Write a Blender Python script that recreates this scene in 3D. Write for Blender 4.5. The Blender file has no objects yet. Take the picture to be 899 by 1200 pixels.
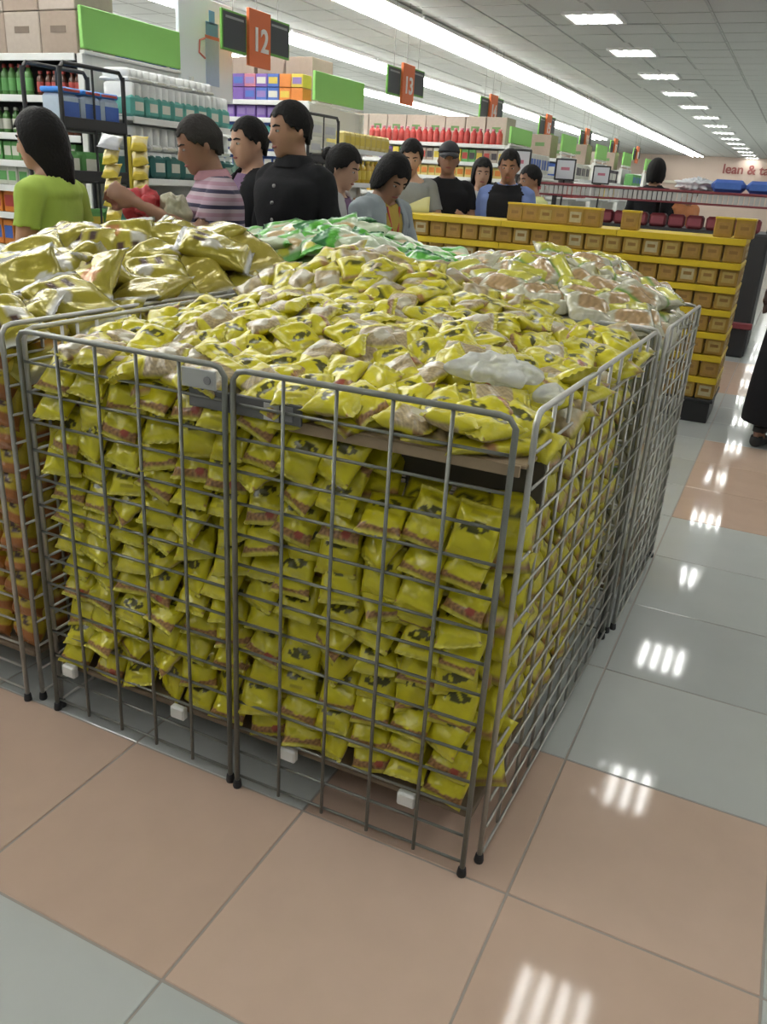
import bpy, math, random
import numpy as np
from mathutils import Vector, Matrix, Euler, kdtree
PI = math.pi
scene = bpy.context.scene
COL = scene.collection
random.seed(7)

# ------------------------------------------------------------------ camera
F_PX = 962.17
YAW, PITCH, ROLL = 0.427406, 0.383521, 0.062414
CAM = Vector((0.262, -1.324, 1.380))
fw = Vector((-math.sin(YAW)*math.cos(PITCH), math.cos(YAW)*math.cos(PITCH), -math.sin(PITCH)))
rt = Vector((math.cos(YAW), math.sin(YAW), 0)); up = rt.cross(fw)
rt, up = math.cos(ROLL)*rt + math.sin(ROLL)*up, -math.sin(ROLL)*rt + math.cos(ROLL)*up
cd = bpy.data.cameras.new('camera'); cam = bpy.data.objects.new('camera', cd); COL.objects.link(cam)
cd.sensor_fit = 'VERTICAL'; cd.sensor_height = 24.0; cd.lens = F_PX/1200*24.0
cd.clip_start = 0.02; cd.clip_end = 200
m = Matrix.Identity(4)
for i in range(3):
    m[i][0], m[i][1], m[i][2], m[i][3] = rt[i], up[i], -fw[i], CAM[i]
cam.matrix_world = m
scene.camera = cam

# ------------------------------------------------------------------ light, exposure
world = bpy.data.worlds.new('world'); scene.world = world; world.use_nodes = True
bg = world.node_tree.nodes['Background']
bg.inputs[0].default_value = (0.80, 0.86, 0.82, 1); bg.inputs[1].default_value = 0.24
EM_TUBE, EM_PANEL = 24.0, 17.0
vs = scene.view_settings
vs.view_transform = 'Standard'; vs.look = 'None'; vs.gamma = 1.0; vs.use_curve_mapping = False
vs.exposure = 0.18

# ------------------------------------------------------------------ materials
MATS = {}
def mat(name, col, rough=0.5, metal=0.0, noise=0.0, nscale=30.0, bump=0.0, bscale=60.0, emit=0.0, alpha=1.0, coat=0.0, trans=0.0, spec=None):
    if name in MATS: return MATS[name]
    M = bpy.data.materials.new(name); M.use_nodes = True; nt = M.node_tree
    b = nt.nodes['Principled BSDF']
    b.inputs['Base Color'].default_value = (*col, 1); b.inputs['Roughness'].default_value = rough
    b.inputs['Metallic'].default_value = metal
    if spec is not None: b.inputs['Specular IOR Level'].default_value = spec
    if coat: b.inputs['Coat Weight'].default_value = coat; b.inputs['Coat Roughness'].default_value = 0.15
    if trans: b.inputs['Transmission Weight'].default_value = trans
    if alpha < 1: b.inputs['Alpha'].default_value = alpha
    if emit: b.inputs['Emission Color'].default_value = (*col, 1); b.inputs['Emission Strength'].default_value = emit
    tc = nt.nodes.new('ShaderNodeTexCoord')
    if noise:
        n = nt.nodes.new('ShaderNodeTexNoise'); n.inputs['Scale'].default_value = nscale; n.inputs['Detail'].default_value = 3
        nt.links.new(tc.outputs['Object'], n.inputs['Vector'])
        mx = nt.nodes.new('ShaderNodeMix'); mx.data_type = 'RGBA'
        mx.inputs[6].default_value = (*[c*(1-noise) for c in col], 1); mx.inputs[7].default_value = (*[min(1, c*(1+noise)) for c in col], 1)
        nt.links.new(n.outputs['Fac'], mx.inputs[0]); nt.links.new(mx.outputs[2], b.inputs['Base Color'])
    if bump:
        n2 = nt.nodes.new('ShaderNodeTexNoise'); n2.inputs['Scale'].default_value = bscale; n2.inputs['Detail'].default_value = 2
        nt.links.new(tc.outputs['Object'], n2.inputs['Vector'])
        bp = nt.nodes.new('ShaderNodeBump'); bp.inputs['Strength'].default_value = bump; bp.inputs['Distance'].default_value = 0.01
        nt.links.new(n2.outputs['Fac'], bp.inputs['Height']); nt.links.new(bp.outputs[0], b.inputs['Normal'])
    MATS[name] = M
    return M

def print_mat(name, rough=0.3, bump=0.35, bscale=45, metal=0.0, coat=0.3):
    """film packaging: colours of the print come from the mesh, crinkles from noise"""
    M = mat(name, (1, 1, 1), rough, metal=metal, bump=bump, bscale=bscale, coat=coat); nt = M.node_tree
    a = nt.nodes.new('ShaderNodeAttribute'); a.attribute_name = 'print'
    nt.links.new(a.outputs['Color'], nt.nodes['Principled BSDF'].inputs['Base Color'])
    return M

def stripe_mat(name, cols, period, rough=0.85):
    M = mat(name, cols[0], rough); nt = M.node_tree
    tc = [n for n in nt.nodes if n.type == 'TEX_COORD'][0]
    sp = nt.nodes.new('ShaderNodeSeparateXYZ'); nt.links.new(tc.outputs['Object'], sp.inputs[0])
    d = nt.nodes.new('ShaderNodeMath'); d.operation = 'DIVIDE'; d.inputs[1].default_value = period; nt.links.new(sp.outputs['Z'], d.inputs[0])
    fr = nt.nodes.new('ShaderNodeMath'); fr.operation = 'FRACT'; nt.links.new(d.outputs[0], fr.inputs[0])
    r = nt.nodes.new('ShaderNodeValToRGB'); r.color_ramp.interpolation = 'CONSTANT'
    while len(r.color_ramp.elements) < len(cols): r.color_ramp.elements.new(0.5)
    for i, c in enumerate(cols):
        r.color_ramp.elements[i].position = i/len(cols); r.color_ramp.elements[i].color = (*c, 1)
    nt.links.new(fr.outputs[0], r.inputs[0]); nt.links.new(r.outputs[0], nt.nodes['Principled BSDF'].inputs['Base Color'])
    return M

def grid_mat(name, base, line, size, off, width, rough, noise=0.05):
    """far continuation of a tiled surface: same joints as the built tiles"""
    M = mat(name, base, rough); nt = M.node_tree
    g = nt.nodes.new('ShaderNodeNewGeometry'); sp = nt.nodes.new('ShaderNodeSeparateXYZ'); nt.links.new(g.outputs['Position'], sp.inputs[0])
    outs = []
    for k in range(2):
        a = nt.nodes.new('ShaderNodeMath'); a.operation = 'SUBTRACT'; a.inputs[1].default_value = off[k]; nt.links.new(sp.outputs[k], a.inputs[0])
        d = nt.nodes.new('ShaderNodeMath'); d.operation = 'DIVIDE'; d.inputs[1].default_value = size; nt.links.new(a.outputs[0], d.inputs[0])
        f = nt.nodes.new('ShaderNodeMath'); f.operation = 'FRACT'; nt.links.new(d.outputs[0], f.inputs[0])
        l = nt.nodes.new('ShaderNodeMath'); l.operation = 'LESS_THAN'; l.inputs[1].default_value = width/size; nt.links.new(f.outputs[0], l.inputs[0])
        outs.append(l)
    mxm = nt.nodes.new('ShaderNodeMath'); mxm.operation = 'MAXIMUM'
    nt.links.new(outs[0].outputs[0], mxm.inputs[0]); nt.links.new(outs[1].outputs[0], mxm.inputs[1])
    mx = nt.nodes.new('ShaderNodeMix'); mx.data_type = 'RGBA'; mx.inputs[6].default_value = (*base, 1); mx.inputs[7].default_value = (*line, 1)
    nt.links.new(mxm.outputs[0], mx.inputs[0]); nt.links.new(mx.outputs[2], nt.nodes['Principled BSDF'].inputs['Base Color'])
    return M

# ------------------------------------------------------------------ mesh helpers
class MB:
    def __init__(s): s.v = []; s.f = []; s.mi = []; s.cur = 0
    def _f(s, *idx): s.f.append(idx); s.mi.append(s.cur)
    def box(s, c, size, bev=0.0, rot=None):
        hx, hy, hz = [k/2 for k in size]; n = len(s.v); b = min(bev, hx*.9, hy*.9, hz*.9)
        pts = []
        if b <= 0:
            for z in (-hz, hz):
                for x, y in ((-hx, -hy), (hx, -hy), (hx, hy), (-hx, hy)): pts.append((x, y, z))
            fs = [(3, 2, 1, 0), (4, 5, 6, 7), (0, 1, 5, 4), (1, 2, 6, 5), (2, 3, 7, 6), (3, 0, 4, 7)]
        else:
            rings = [(-hz, b), (-hz+b, 0), (hz-b, 0), (hz, b)]
            for z, ins in rings:
                X, Y = hx-ins, hy-ins
                c_ = max(b-ins, 0)
                for x, y in ((-X+c_, -Y), (X-c_, -Y), (X, -Y+c_), (X, Y-c_), (X-c_, Y), (-X+c_, Y), (-X, Y-c_), (-X, -Y+c_)): pts.append((x, y, z))
            fs = [tuple(range(7, -1, -1)), tuple(range(24, 32))]
            for r in range(3):
                for k in range(8):
                    a, d = r*8+k, r*8+(k+1) % 8; fs.append((a, d, d+8, a+8))
        for p in pts:
            p = Vector(p)
            if rot is not None: p = rot @ p
            s.v.append((p.x+c[0], p.y+c[1], p.z+c[2]))
        for f in fs: s._f(*[i+n for i in f])
        return s
    def ring_loft(s, rings, cap=True):
        n = len(s.v); k = len(rings[0])
        for r in rings: s.v.extend([tuple(p) for p in r])
        for i in range(len(rings)-1):
            for j in range(k):
                a, b = n+i*k+j, n+i*k+(j+1) % k; s._f(a, b, b+k, a+k)
        if cap:
            s._f(*range(n+k-1, n-1, -1)); s._f(*range(n+(len(rings)-1)*k, n+len(rings)*k))
        return s
    def tube(s, pts, rad, n=8, cap=True):
        pts = [Vector(p) for p in pts]
        if not isinstance(rad, (list, tuple)): rad = [rad]*len(pts)
        rings = []; prev = None
        for i, p in enumerate(pts):
            t = (pts[min(i+1, len(pts)-1)] - pts[max(i-1, 0)]).normalized()
            a = prev - t*prev.dot(t) if prev is not None else (Vector((1, 0, 0)) if abs(t.x) < .9 else Vector((0, 1, 0))) - t*(1 if abs(t.x) < .9 else 1)*((Vector((1, 0, 0)) if abs(t.x) < .9 else Vector((0, 1, 0))).dot(t))
            a.normalize(); prev = a; b = t.cross(a)
            rings.append([p + rad[i]*(math.cos(2*PI*k/n)*a + math.sin(2*PI*k/n)*b) for k in range(n)])
        return s.ring_loft(rings, cap)
    def lathe(s, prof, n=12, c=(0, 0, 0), sx=1, sy=1):
        return s.ring_loft([[(c[0]+sx*r*math.cos(2*PI*k/n), c[1]+sy*r*math.sin(2*PI*k/n), c[2]+z) for k in range(n)] for r, z in prof])
    def ellip(s, c, r, n=12, mrings=8):
        rings = []
        for i in range(mrings+1):
            a = -PI/2 + PI*i/mrings; q = max(math.cos(a), .02)
            rings.append([(c[0]+r[0]*q*math.cos(2*PI*k/n), c[1]+r[1]*q*math.sin(2*PI*k/n), c[2]+r[2]*math.sin(a)) for k in range(n)])
        return s.ring_loft(rings)
    def mesh(s, name, mats, smooth=False):
        me = bpy.data.meshes.new(name); me.from_pydata(s.v, [], s.f)
        if not isinstance(mats, (list, tuple)): mats = [mats]
        for mm in mats: me.materials.append(mm)
        if len(mats) > 1: me.polygons.foreach_set('material_index', s.mi)
        if smooth: me.polygons.foreach_set('use_smooth', [True]*len(me.polygons))
        me.update(); return me

def link(name, data, parent=None, loc=None, rot=None):
    o = bpy.data.objects.new(name, data); COL.objects.link(o)
    if parent is not None: o.parent = parent
    if loc is not None: o.location = loc
    if rot is not None: o.rotation_euler = rot
    return o
def tag(o, label, cat, group=None, kind=None):
    o['label'] = label
    if cat: o['category'] = cat
    if group: o['group'] = group
    if kind: o['kind'] = kind
    return o
def thing(name, label, cat, loc=(0, 0, 0), rz=0, group=None):
    return tag(link(name, None, None, loc, (0, 0, rz)), label, cat, group)
def part(name, mb, m_, parent=None, smooth=False, loc=None, rot=None):
    return link(name, mb.mesh(name, m_, smooth), parent, loc, rot)
def boxpart(name, c, size, m_, parent=None, bev=0.0, rot=None):
    return part(name, MB().box(c, size, bev, rot), m_, parent)
def struct(o): o['kind'] = 'structure'; return o
def dup(root, loc=None, rz=None, label=None, rot=None):
    r = root.copy(); COL.objects.link(r)
    if loc is not None: r.location = loc
    if rz is not None: r.rotation_euler = (0, 0, rz)
    if rot is not None: r.rotation_euler = rot
    if label: r['label'] = label
    for ch in root.children:
        c = ch.copy(); COL.objects.link(c); c.parent = r
        for g in ch.children:
            d = g.copy(); COL.objects.link(d); d.parent = c
    return r
ORD = ['first', 'second', 'third', 'fourth', 'fifth', 'sixth', 'seventh', 'eighth', 'ninth', 'tenth', 'eleventh', 'twelfth', 'thirteenth', 'fourteenth', 'fifteenth', 'sixteenth', 'seventeenth', 'eighteenth', 'nineteenth', 'twentieth', 'twenty-first', 'twenty-second', 'twenty-third', 'twenty-fourth', 'twenty-fifth', 'twenty-sixth', 'twenty-seventh', 'twenty-eighth', 'twenty-ninth', 'thirtieth']
def text_part(name, s, size, m_, parent, loc, rot, depth=0.004, align='CENTER'):
    cu = bpy.data.curves.new(name, 'FONT'); cu.body = s; cu.size = size; cu.extrude = depth; cu.align_x = align; cu.align_y = 'CENTER'; cu.offset = size*0.02
    t = bpy.data.objects.new(name, cu); COL.objects.link(t)
    me = bpy.data.meshes.new_from_object(t.evaluated_get(bpy.context.evaluated_depsgraph_get())); bpy.data.objects.remove(t)
    me.materials.clear(); me.materials.append(m_)
    return link(name, me, parent, loc, rot)

# ------------------------------------------------------------------ setting: floor, ceiling, walls
CEIL = 3.05
T = 0.5
grey_t = [mat('tile_grey_%d' % i, c, 0.055, noise=0.05, nscale=6, spec=0.5) for i, c in enumerate(((.50, .525, .505), (.53, .55, .53), (.48, .50, .485)))]
peach_t = [mat('tile_peach_%d' % i, c, 0.06, noise=0.07, nscale=9, spec=0.36) for i, c in enumerate(((.60, .44, .34), (.62, .46, .36), (.58, .425, .33)))]
grout = mat('grout', (.36, .32, .28), 0.8)
floor = struct(part('floor', MB().box((-2, 14, -0.03), (34, 50, 0.05)), grid_mat('floor_far', (.50, .525, .505), (.33, .34, .33), T, (0, 0), .006, .10), None))
near_grout = part('grout_bed', MB().box((-.25, 3.0, -0.0035), (5.5, 11.0, 0.003)), grout, floor)
def is_peach(u, v):
    if v == -1: return u < 1
    if v == 0: return u in (-1, 0)
    if 5 <= v < 8: return 0 <= u < 3
    if 11 <= v < 14: return -1 <= u < 3
    return False
tile_me = {}
for k, M in enumerate(grey_t + peach_t):
    tile_me[k] = MB().box((0, 0, -0.004), (T-.005, T-.005, 0.008), 0.0015).mesh('floor_tile', M)
rng = random.Random(3)
for v in range(-5, 17):
    for u in range(-6, 5):
        k = rng.randrange(3) + (3 if is_peach(u, v) else 0)
        link('floor_tile', tile_me[k], floor, ((u+.5)*T, (v+.5)*T, 0.0))
ct = 0.5625
ceil_white = mat('ceiling_tile_white', (.58, .59, .57), 0.9, noise=0.05, nscale=40)
ceil_far = grid_mat('ceiling_far', (.58, .59, .57), (.34, .35, .33), ct, (-.1+ct/2, .3), .03, .9)
ceiling = struct(part('ceiling', MB().box((-2, 14, CEIL+.03), (34, 50, 0.04)), ceil_far, None))
ctile = MB().box((0, 0, 0), (ct-.03, ct-.03, 0.016), 0.003).mesh('ceiling_tile', ceil_white)
PANELS = [(-2.1, 8.31+2.22*k) for k in range(-5, 14)] + [(-.1, 4.40+2.22*k) for k in range(-3, 16)] + [(1.9, 4.40+2.22*k) for k in range(-3, 10)] + [(xr, 4.40+2.22*k) for xr in (3.9, 5.9, 7.9) for k in range(-3, 7)]  # rows right of the corridor are out of view, added for side light
for i in range(-11, 3):
    for j in range(9, 25):
        x, y = -.1+i*ct, .3+(j+.5)*ct
        if any(abs(x-a) < ct*.95 and abs(y-b) < ct*.95 for a, b in PANELS) or -4.45 < x < -3.75: continue
        link('ceiling_tile', ctile, ceiling, (x, y, CEIL+.006))
beige = mat('wall_beige', (.62, .50, .42), 0.8, noise=0.04, nscale=2)
wall_b = struct(boxpart('wall_back', (-6, 37.6, CEIL/2), (26, .2, CEIL), beige))
struct(boxpart('trim_1', (-6, 37.45, 2.02), (26, .06, .10), mat('trim_cream', (.75, .70, .58), .6)))
maroon = mat('maroon_print', (.30, .09, .08), .5)
tw = text_part('wall_lettering', 'lean & tasty', 0.50, maroon, wall_b, (-3.15, 37.48, 2.60), (PI/2, 0, 0), .01, 'LEFT')
struct(boxpart('wall_left', (-12.1, 14, CEIL/2), (.2, 47, CEIL), mat('wall_cream', (.6, .6, .55), .8, noise=.03, nscale=2)))

# ceiling lamps
tube_em = mat('tube_glow', (1.0, 1.0, .97), .5, emit=EM_TUBE)
panel_em = mat('panel_glow', (1.0, 1.0, .98), .5, emit=EM_PANEL)
lamp_white = mat('lamp_housing', (.8, .8, .78), .5)
lou = mat('louvre_metal', (.7, .7, .68), .35, metal=.6)
t0 = thing('ceiling_troffer', '', 'ceiling light', (0, 0, CEIL), 0, 'square louvred ceiling lights')
fr = MB()
for sx, sy, wx, wy in ((0, .265, .56, .03), (0, -.265, .56, .03), (.265, 0, .03, .50), (-.265, 0, .03, .50)): fr.box((sx, sy, -.006), (wx, wy, .028))
part('frame', fr, lamp_white, t0)
for k in (-1.5, -.5, .5, 1.5):
    part('tube', MB().tube([(k*.12, -.24, .004), (k*.12, .24, .004)], .026, 8), panel_em, t0)
lv = MB()
for k in range(-4, 5): lv.box((0, k*.055, -.012), (.5, .003, .016))
for k in (-1, 0, 1): lv.box((k*.12, 0, -.012), (.003, .5, .016))
part('louvre', lv, lou, t0)
first = True
for ri, (xx, nm) in enumerate(((-2.1, 'row left of the corridor'), (-.1, 'row over the grey corridor'), (1.9, 'second row right of the corridor'), (3.9, 'third row right of the corridor'), (5.9, 'fourth row right of the corridor'), (7.9, 'rightmost row'))):
    row = sorted([p for p in PANELS if abs(p[0]-xx) < .01], key=lambda p: p[1])
    for k, p in enumerate(row):
        lab = 'square louvred ceiling light, %s, %s from the far wall' % (nm, ORD[len(row)-1-k])
        if first: t0.location = (*p, CEIL); t0['label'] = lab; first = False
        else: dup(t0, (*p, CEIL), label=lab)
s0 = thing('strip_light', '', 'ceiling light', (0, 0, CEIL), 0, 'long fluorescent strip lights')
part('housing', MB().box((0, 0, -.02), (.50, 2.36, .04), .008), lamp_white, s0)
for k in (-1, 0, 1):
    for h in (-.59, .59):
        part('tube', MB().tube([(k*.19, h-.57, -.062), (k*.19, h+.57, -.062)], .015, 8), tube_em, s0)
    part('end_cap', MB().box((k*.19, 0, -.055), (.05, .03, .05), .004), lamp_white, s0)
first = True
for xx, y0, y1, nm in ((-4.12, -4, 37, 'nearest long line'), (-6.15, -1, 30, 'middle long line'), (-8.2, 1, 25, 'farthest left line')):
    ys = [y0+1.2+2.4*k for k in range(int((y1-y0)/2.4))]
    for k, yy in enumerate(ys):
        lab = 'fluorescent strip light in the %s, %s from its far end' % (nm, ORD[len(ys)-1-k])
        if first: s0.location = (xx, yy, CEIL); s0['label'] = lab; first = False
        else: dup(s0, (xx, yy, CEIL), label=lab)

# ------------------------------------------------------------------ wire cages
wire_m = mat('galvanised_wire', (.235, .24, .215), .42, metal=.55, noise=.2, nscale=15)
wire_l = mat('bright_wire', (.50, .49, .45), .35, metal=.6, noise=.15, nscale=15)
black_p = mat('black_plastic', (.02, .02, .022), .5)
white_p = mat('white_plastic', (.75, .75, .72), .45)
card_m = mat('corrugated_card', (.36, .27, .17), .85, noise=.15, nscale=25)
BASE, TOP = .155, 1.02
def wire_panel(parent, name, a, b, ncell, wm, rad=.0034, post=.0062, label=None):
    """mesh panel between two ground points, one frame and every wire its own piece"""
    a, b = Vector((*a, 0)), Vector((*b, 0)); L = (b-a).length; ang = math.atan2(b.y-a.y, b.x-a.x)
    fm = MB()
    fm.tube([(0, 0, .015), (0, 0, TOP-.02), (.012, 0, TOP-.004), (.03, 0, TOP), (L-.03, 0, TOP), (L-.012, 0, TOP-.004), (L, 0, TOP-.02), (L, 0, .015)], post, 8)
    p = part(name, fm, wm, parent, True, (a.x, a.y, 0), (0, 0, ang))
    if label: p['label'] = label
    vm = MB().tube([(0, 0, .02), (0, 0, TOP)], rad*1.25, 6).mesh('wire', wm, True)
    hm = MB().tube([(0, 0, 0), (L, 0, 0)], rad, 6).mesh('wire', wm, True)
    for k in range(1, ncell): link('wire', vm, p, (L*k/ncell, 0, 0))
    nh = 14
    for k in range(nh): link('wire', hm, p, (0, -.006 if name == 'side_panel' else .006, .03 + (TOP-.03)*k/nh))
    ft = MB().lathe([(.010, 0), (.011, .004), (.009, .02), (.007, .022)], 10).mesh('foot', black_p, True)
    for x in (0, L): link('foot', ft, p, (x, 0, 0))
    return p
def cage(label, x0, x1, y0, y1, panels, wm, clips=True):
    t = thing('wire_cage', label, 'display cage', (0, 0, 0))
    for nm, a, b, n in panels: wire_panel(t, nm, a, b, n, wire_l if nm == 'side_panel' else wm)  # side panels get brighter wire: the light they catch is put into the colour
    bm = MB().box(((x0+x1)/2, (y0+y1)/2, BASE-.012), (x1-x0-.03, y1-y0-.04, .016), .003)
    part('base_board', bm, mat('base_board', (.20, .15, .10), .8, noise=.2, nscale=20), t)
    for x in np.linspace(x0+.08, x1-.08, 4):
        for y in (y0+.38, y1-.25):
            part('support', MB().box((x, y, (BASE-.02)/2), (.035, .035, BASE-.02), .004), black_p, t)
    return t
X0, XM, X1, Y1 = -1.275, -.690, -.088, 1.185
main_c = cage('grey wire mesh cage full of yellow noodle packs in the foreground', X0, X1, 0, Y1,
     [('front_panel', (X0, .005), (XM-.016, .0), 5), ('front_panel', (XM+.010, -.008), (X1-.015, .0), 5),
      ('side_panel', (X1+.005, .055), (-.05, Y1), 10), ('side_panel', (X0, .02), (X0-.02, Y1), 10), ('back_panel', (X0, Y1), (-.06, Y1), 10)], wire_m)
for k, x in enumerate((-1.215, -.86, -.545, -.245)):
    part('clip', MB().box((x, .004, BASE-.012), (.042, .020, .034), .004), white_p, main_c)
# label holder and tag clipped to the front
hold = part('label_holder', MB().box((-.668, .012, .945), (.27, .008, .042), .002), mat('holder_grey', (.13, .13, .125), .4), main_c)
part('paper_slip', MB().box((-.600, .0065, .944), (.035, .002, .034)), mat('paper_grey', (.52, .52, .50), .8), hold)
part('paper_slip', MB().box((-.560, .0065, .946), (.018, .002, .030)), mat('paper_dull', (.30, .30, .30), .8), hold)
tg = part('price_tag', MB().box((-.762, -.010, .990), (.086, .004, .040), .002), mat('tag_grey', (.42, .43, .41), .4), main_c)
part('tag_mark', MB().tube([(-.739, -.0125, .989), (-.739, -.0145, .989)], .0085, 12), mat('mark_grey', (.20, .20, .20), .5), tg)
cageA = cage('pale wire cage of gold noodle multipacks at left edge', -2.75, -1.335, -.01, 1.2,
     [('front_panel', (-2.75, -.005), (-2.05, -.005), 5), ('front_panel', (-2.03, -.005), (-1.375, -.005), 5), ('side_panel', (-1.345, .02), (-1.345, 1.18), 10)], wire_l)
cageD = cage('wire cage of clear wrapped noodle packs behind the yellow ones', -.80, -.03, 1.26, 1.97,
     [('front_panel', (-.80, 1.235), (-.045, 1.235), 6), ('side_panel', (-.03, 1.27), (-.012, 1.97), 7), ('back_panel', (-.80, 1.97), (-.02, 1.97), 6)], wire_l)
boxpart('sign_holder', (-.60, 1.228, .985), (.13, .006, .045), mat('holder_dark', (.06, .065, .06), .5), cageD, .002)
cageG = cage('wire cage of green and white noodle packs behind the heap', -1.74, -.83, 1.26, 2.08,
     [('front_panel', (-1.74, 1.26), (-.83, 1.26), 8), ('back_panel', (-1.74, 2.08), (-.83, 2.08), 8)], wire_m)

# ------------------------------------------------------------------ noodle packs
def sm(a, b, x): 
    t = np.clip((x-a)/(b-a), 0, 1); return t*t*(3-2*t)
def pillow(w, h, t, nu, nv, seed, lump=0.0):
    """film pillow pack: bulged body, crimped flat seals at both ends; returns verts, faces, u, v, side"""
    r = np.random.RandomState(seed); ph = r.rand(8)*6.28
    us = np.linspace(-1, 1, nu); vv = np.linspace(-1, 1, nv)
    V = []; U = []; S = []; idx = {}
    for side in (1, -1):
        for j, v in enumerate(vv):
            for i, u in enumerate(us):
                edge = i in (0, nu-1) or j in (0, nv-1)
                if side == -1 and edge: idx[(side, i, j)] = idx[(1, i, j)]; continue
                body = max(0, 1-abs(v/.86)**4)**.5 if abs(v) < .86 else 0
                prof = body*max(0, 1-abs(u)**2.6)**.55
                z = side*(t/2*prof + .0008)
                cr = (math.sin(5*u+ph[0]+2*v)*math.cos(4*v+ph[1]) + .7*math.sin(9*u*v+ph[2]) + .6*math.sin(11*v+ph[3]+3*u))
                z += side*t*.055*cr*prof**.5 + t*.18*math.sin(1.7*u+ph[4])*abs(v)**3 + lump*t*math.sin(7*v+ph[6])*prof*.3*side
                x = u*w/2*(1 - .07*body*(1 if abs(u) > .9 else abs(u)) ) ; y = v*h/2
                if abs(v) > .86: z += .0016*math.sin(u*18)
                y += .006*h*10*math.sin(2.2*u+ph[5])*(abs(v) > .8)*.2
                idx[(side, i, j)] = len(V); V.append((x, y, z)); U.append((u, v)); S.append(0 if edge else side)
    Fc = []
    for side in (1, -1):
        for j in range(nv-1):
            for i in range(nu-1):
                q = [idx[(side, i, j)], idx[(side, i+1, j)], idx[(side, i+1, j+1)], idx[(side, i, j+1)]]
                Fc.append(q if side == 1 else q[::-1])
    return np.array(V), Fc, np.array(U), np.array(S)
def paint_yellow(U, S, seed):
    r = np.random.RandomState(seed); u, v = U[:, 0], U[:, 1]
    c = np.tile(np.array([.61, .545, .014]), (len(u), 1))
    c *= (1 + .06*np.sin(5*u+seed)*np.cos(3*v))[:, None]
    fr = S >= 0
    # noodle picture on the lower third, bordered by a curved swoosh
    pic = fr & (v < (-.62, -.95, -.70, -.95, -.74, -.95)[seed % 6] + .16*u*u) & (v > -.86)
    nz = np.sin(23*u+9*np.sin(6*v+seed))*np.cos(17*v+5*u)
    c[pic] = np.array([.33, .17, .06])*(1+.5*nz[pic])[:, None]
    red = fr & (seed == 0) & (np.hypot((u-.42)/.22, (v+.66)/.13) < 1); c[red] = (.36, .07, .04)
    # dark brush lettering with the smile stroke below it
    vp = v - .20 - .12*u
    let = fr & (np.hypot(u/.62, vp/.20) < 1) & (np.sin(12*u+1.5*np.sin(8*v+seed)+seed)+.6*np.sin(15*v+6*u) > -.75); c[let] = (.085, .08, .010)
    sw = fr & (v > .62) & (v < .72) & (np.abs(u) < .35); c[sw] = (.42, .36, .02)
    bk = S < 0
    c[bk] = np.array([.40, .31, .17])*(1+.35*nz[bk])[:, None]
    st = bk & (np.hypot((u+.3)/.45, (v+.35)/.35) < 1); c[st] = (.52, .48, .36)
    bb = bk & (v > .35); c[bb] = (.60, .53, .03)
    seal = np.abs(v) > .87; c[seal] = (.58, .52, .05)
    return c
def paint_gold(U, S, seed):
    u, v = U[:, 0], U[:, 1]
    c = np.tile(np.array([.38, .325, .032]), (len(u), 1)); c *= (1+.1*np.sin(4*u+seed))[:, None]
    fr = S >= 0
    o = fr & (seed % 2 == 0) & (np.hypot((u-.35)/.3, (v+.25)/.32) < 1); c[o] = (.46, .19, .04)
    w = fr & (np.hypot((u+.5)/.26, (v-.1)/.25) < 1); c[w] = (.55, .53, .45)
    let = fr & (np.abs(v-.45) < .16) & (np.abs(u) < .6) & (np.sin(12*u) > .2); c[let] = (.08, .04, .03)
    bk = S < 0; c[bk] = (.40, .33, .05)
    seal = np.abs(v) > .84; c[seal] = (.62, .62, .60)
    return c
def paint_stack(U, S, seed):
    u, v = U[:, 0], U[:, 1]
    c = np.tile(np.array([.55, .42, .03]), (len(u), 1))
    let = (S >= 0) & (np.abs(v-.2) < .35) & (np.abs(u) < .6) & (np.sin(9*u+1.5*np.sin(5*v)) > .1); c[let] = (.07, .03, .025)
    pic = (S >= 0) & (v < -.35); c[pic] = (.40, .15, .04)
    return c
def paint_green(U, S, seed):
    u, v = U[:, 0], U[:, 1]
    c = np.tile(np.array([.50, .58, .40]), (len(u), 1)); fr = S >= 0
    g = (v > .25+.25*u) ; c[g] = (.09, .42, .035)
    dg = (v > .62+.25*u) ; c[dg] = (.03, .20, .05)
    o = fr & (np.hypot((u-.05)/.5, (v+.25)/.38) < 1); c[o] = (.50, .36, .16)
    y = fr & (np.hypot((u+.5)/.3, (v+.55)/.25) < 1); c[y] = (.62, .60, .08)
    g2 = (v < -.72); c[g2] = (.12, .46, .06)
    return c
def paint_pale(U, S, seed):
    u, v = U[:, 0], U[:, 1]
    c = np.tile(np.array([.52, .50, .36]), (len(u), 1)); nz = np.sin(21*u+7*np.sin(5*v+seed))*np.cos(15*v)
    c *= (1+.12*nz)[:, None]
    b = np.hypot((u-.1)/.7, (v+.15)/.45) < 1; c[b] = np.array([.45, .30, .15])*(1+.25*nz[b])[:, None]
    y = (v > .38) & (np.abs(u) < .8); c[y] = (.58, .55, .08)
    g = (np.abs(v-.32) < .07); c[g] = (.16, .30, .06)
    return c
def pack_mesh(name, dims, res, paint, seed, M, lump=0.0):
    V, Fc, U, S = pillow(*dims, *res, seed, lump); c = paint(U, S, seed)
    me = bpy.data.meshes.new(name); me.from_pydata(V.tolist(), [], Fc); me.materials.append(M)
    ca = me.color_attributes.new('print', 'FLOAT_COLOR', 'POINT')
    ca.data.foreach_set('color', np.concatenate([np.clip(c, 0, 1), np.ones((len(c), 1))], 1).astype(np.float32).ravel())
    me.polygons.foreach_set('use_smooth', [True]*len(me.polygons)); me.update()
    return me
film = print_mat('noodle_film', .30)
foil = print_mat('gold_foil', .26, bump=.35, bscale=40, metal=.22)
clearf = print_mat('clear_wrap', .22, bump=.45, bscale=35, coat=.6)
YD = (.094, .118, .034)
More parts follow.
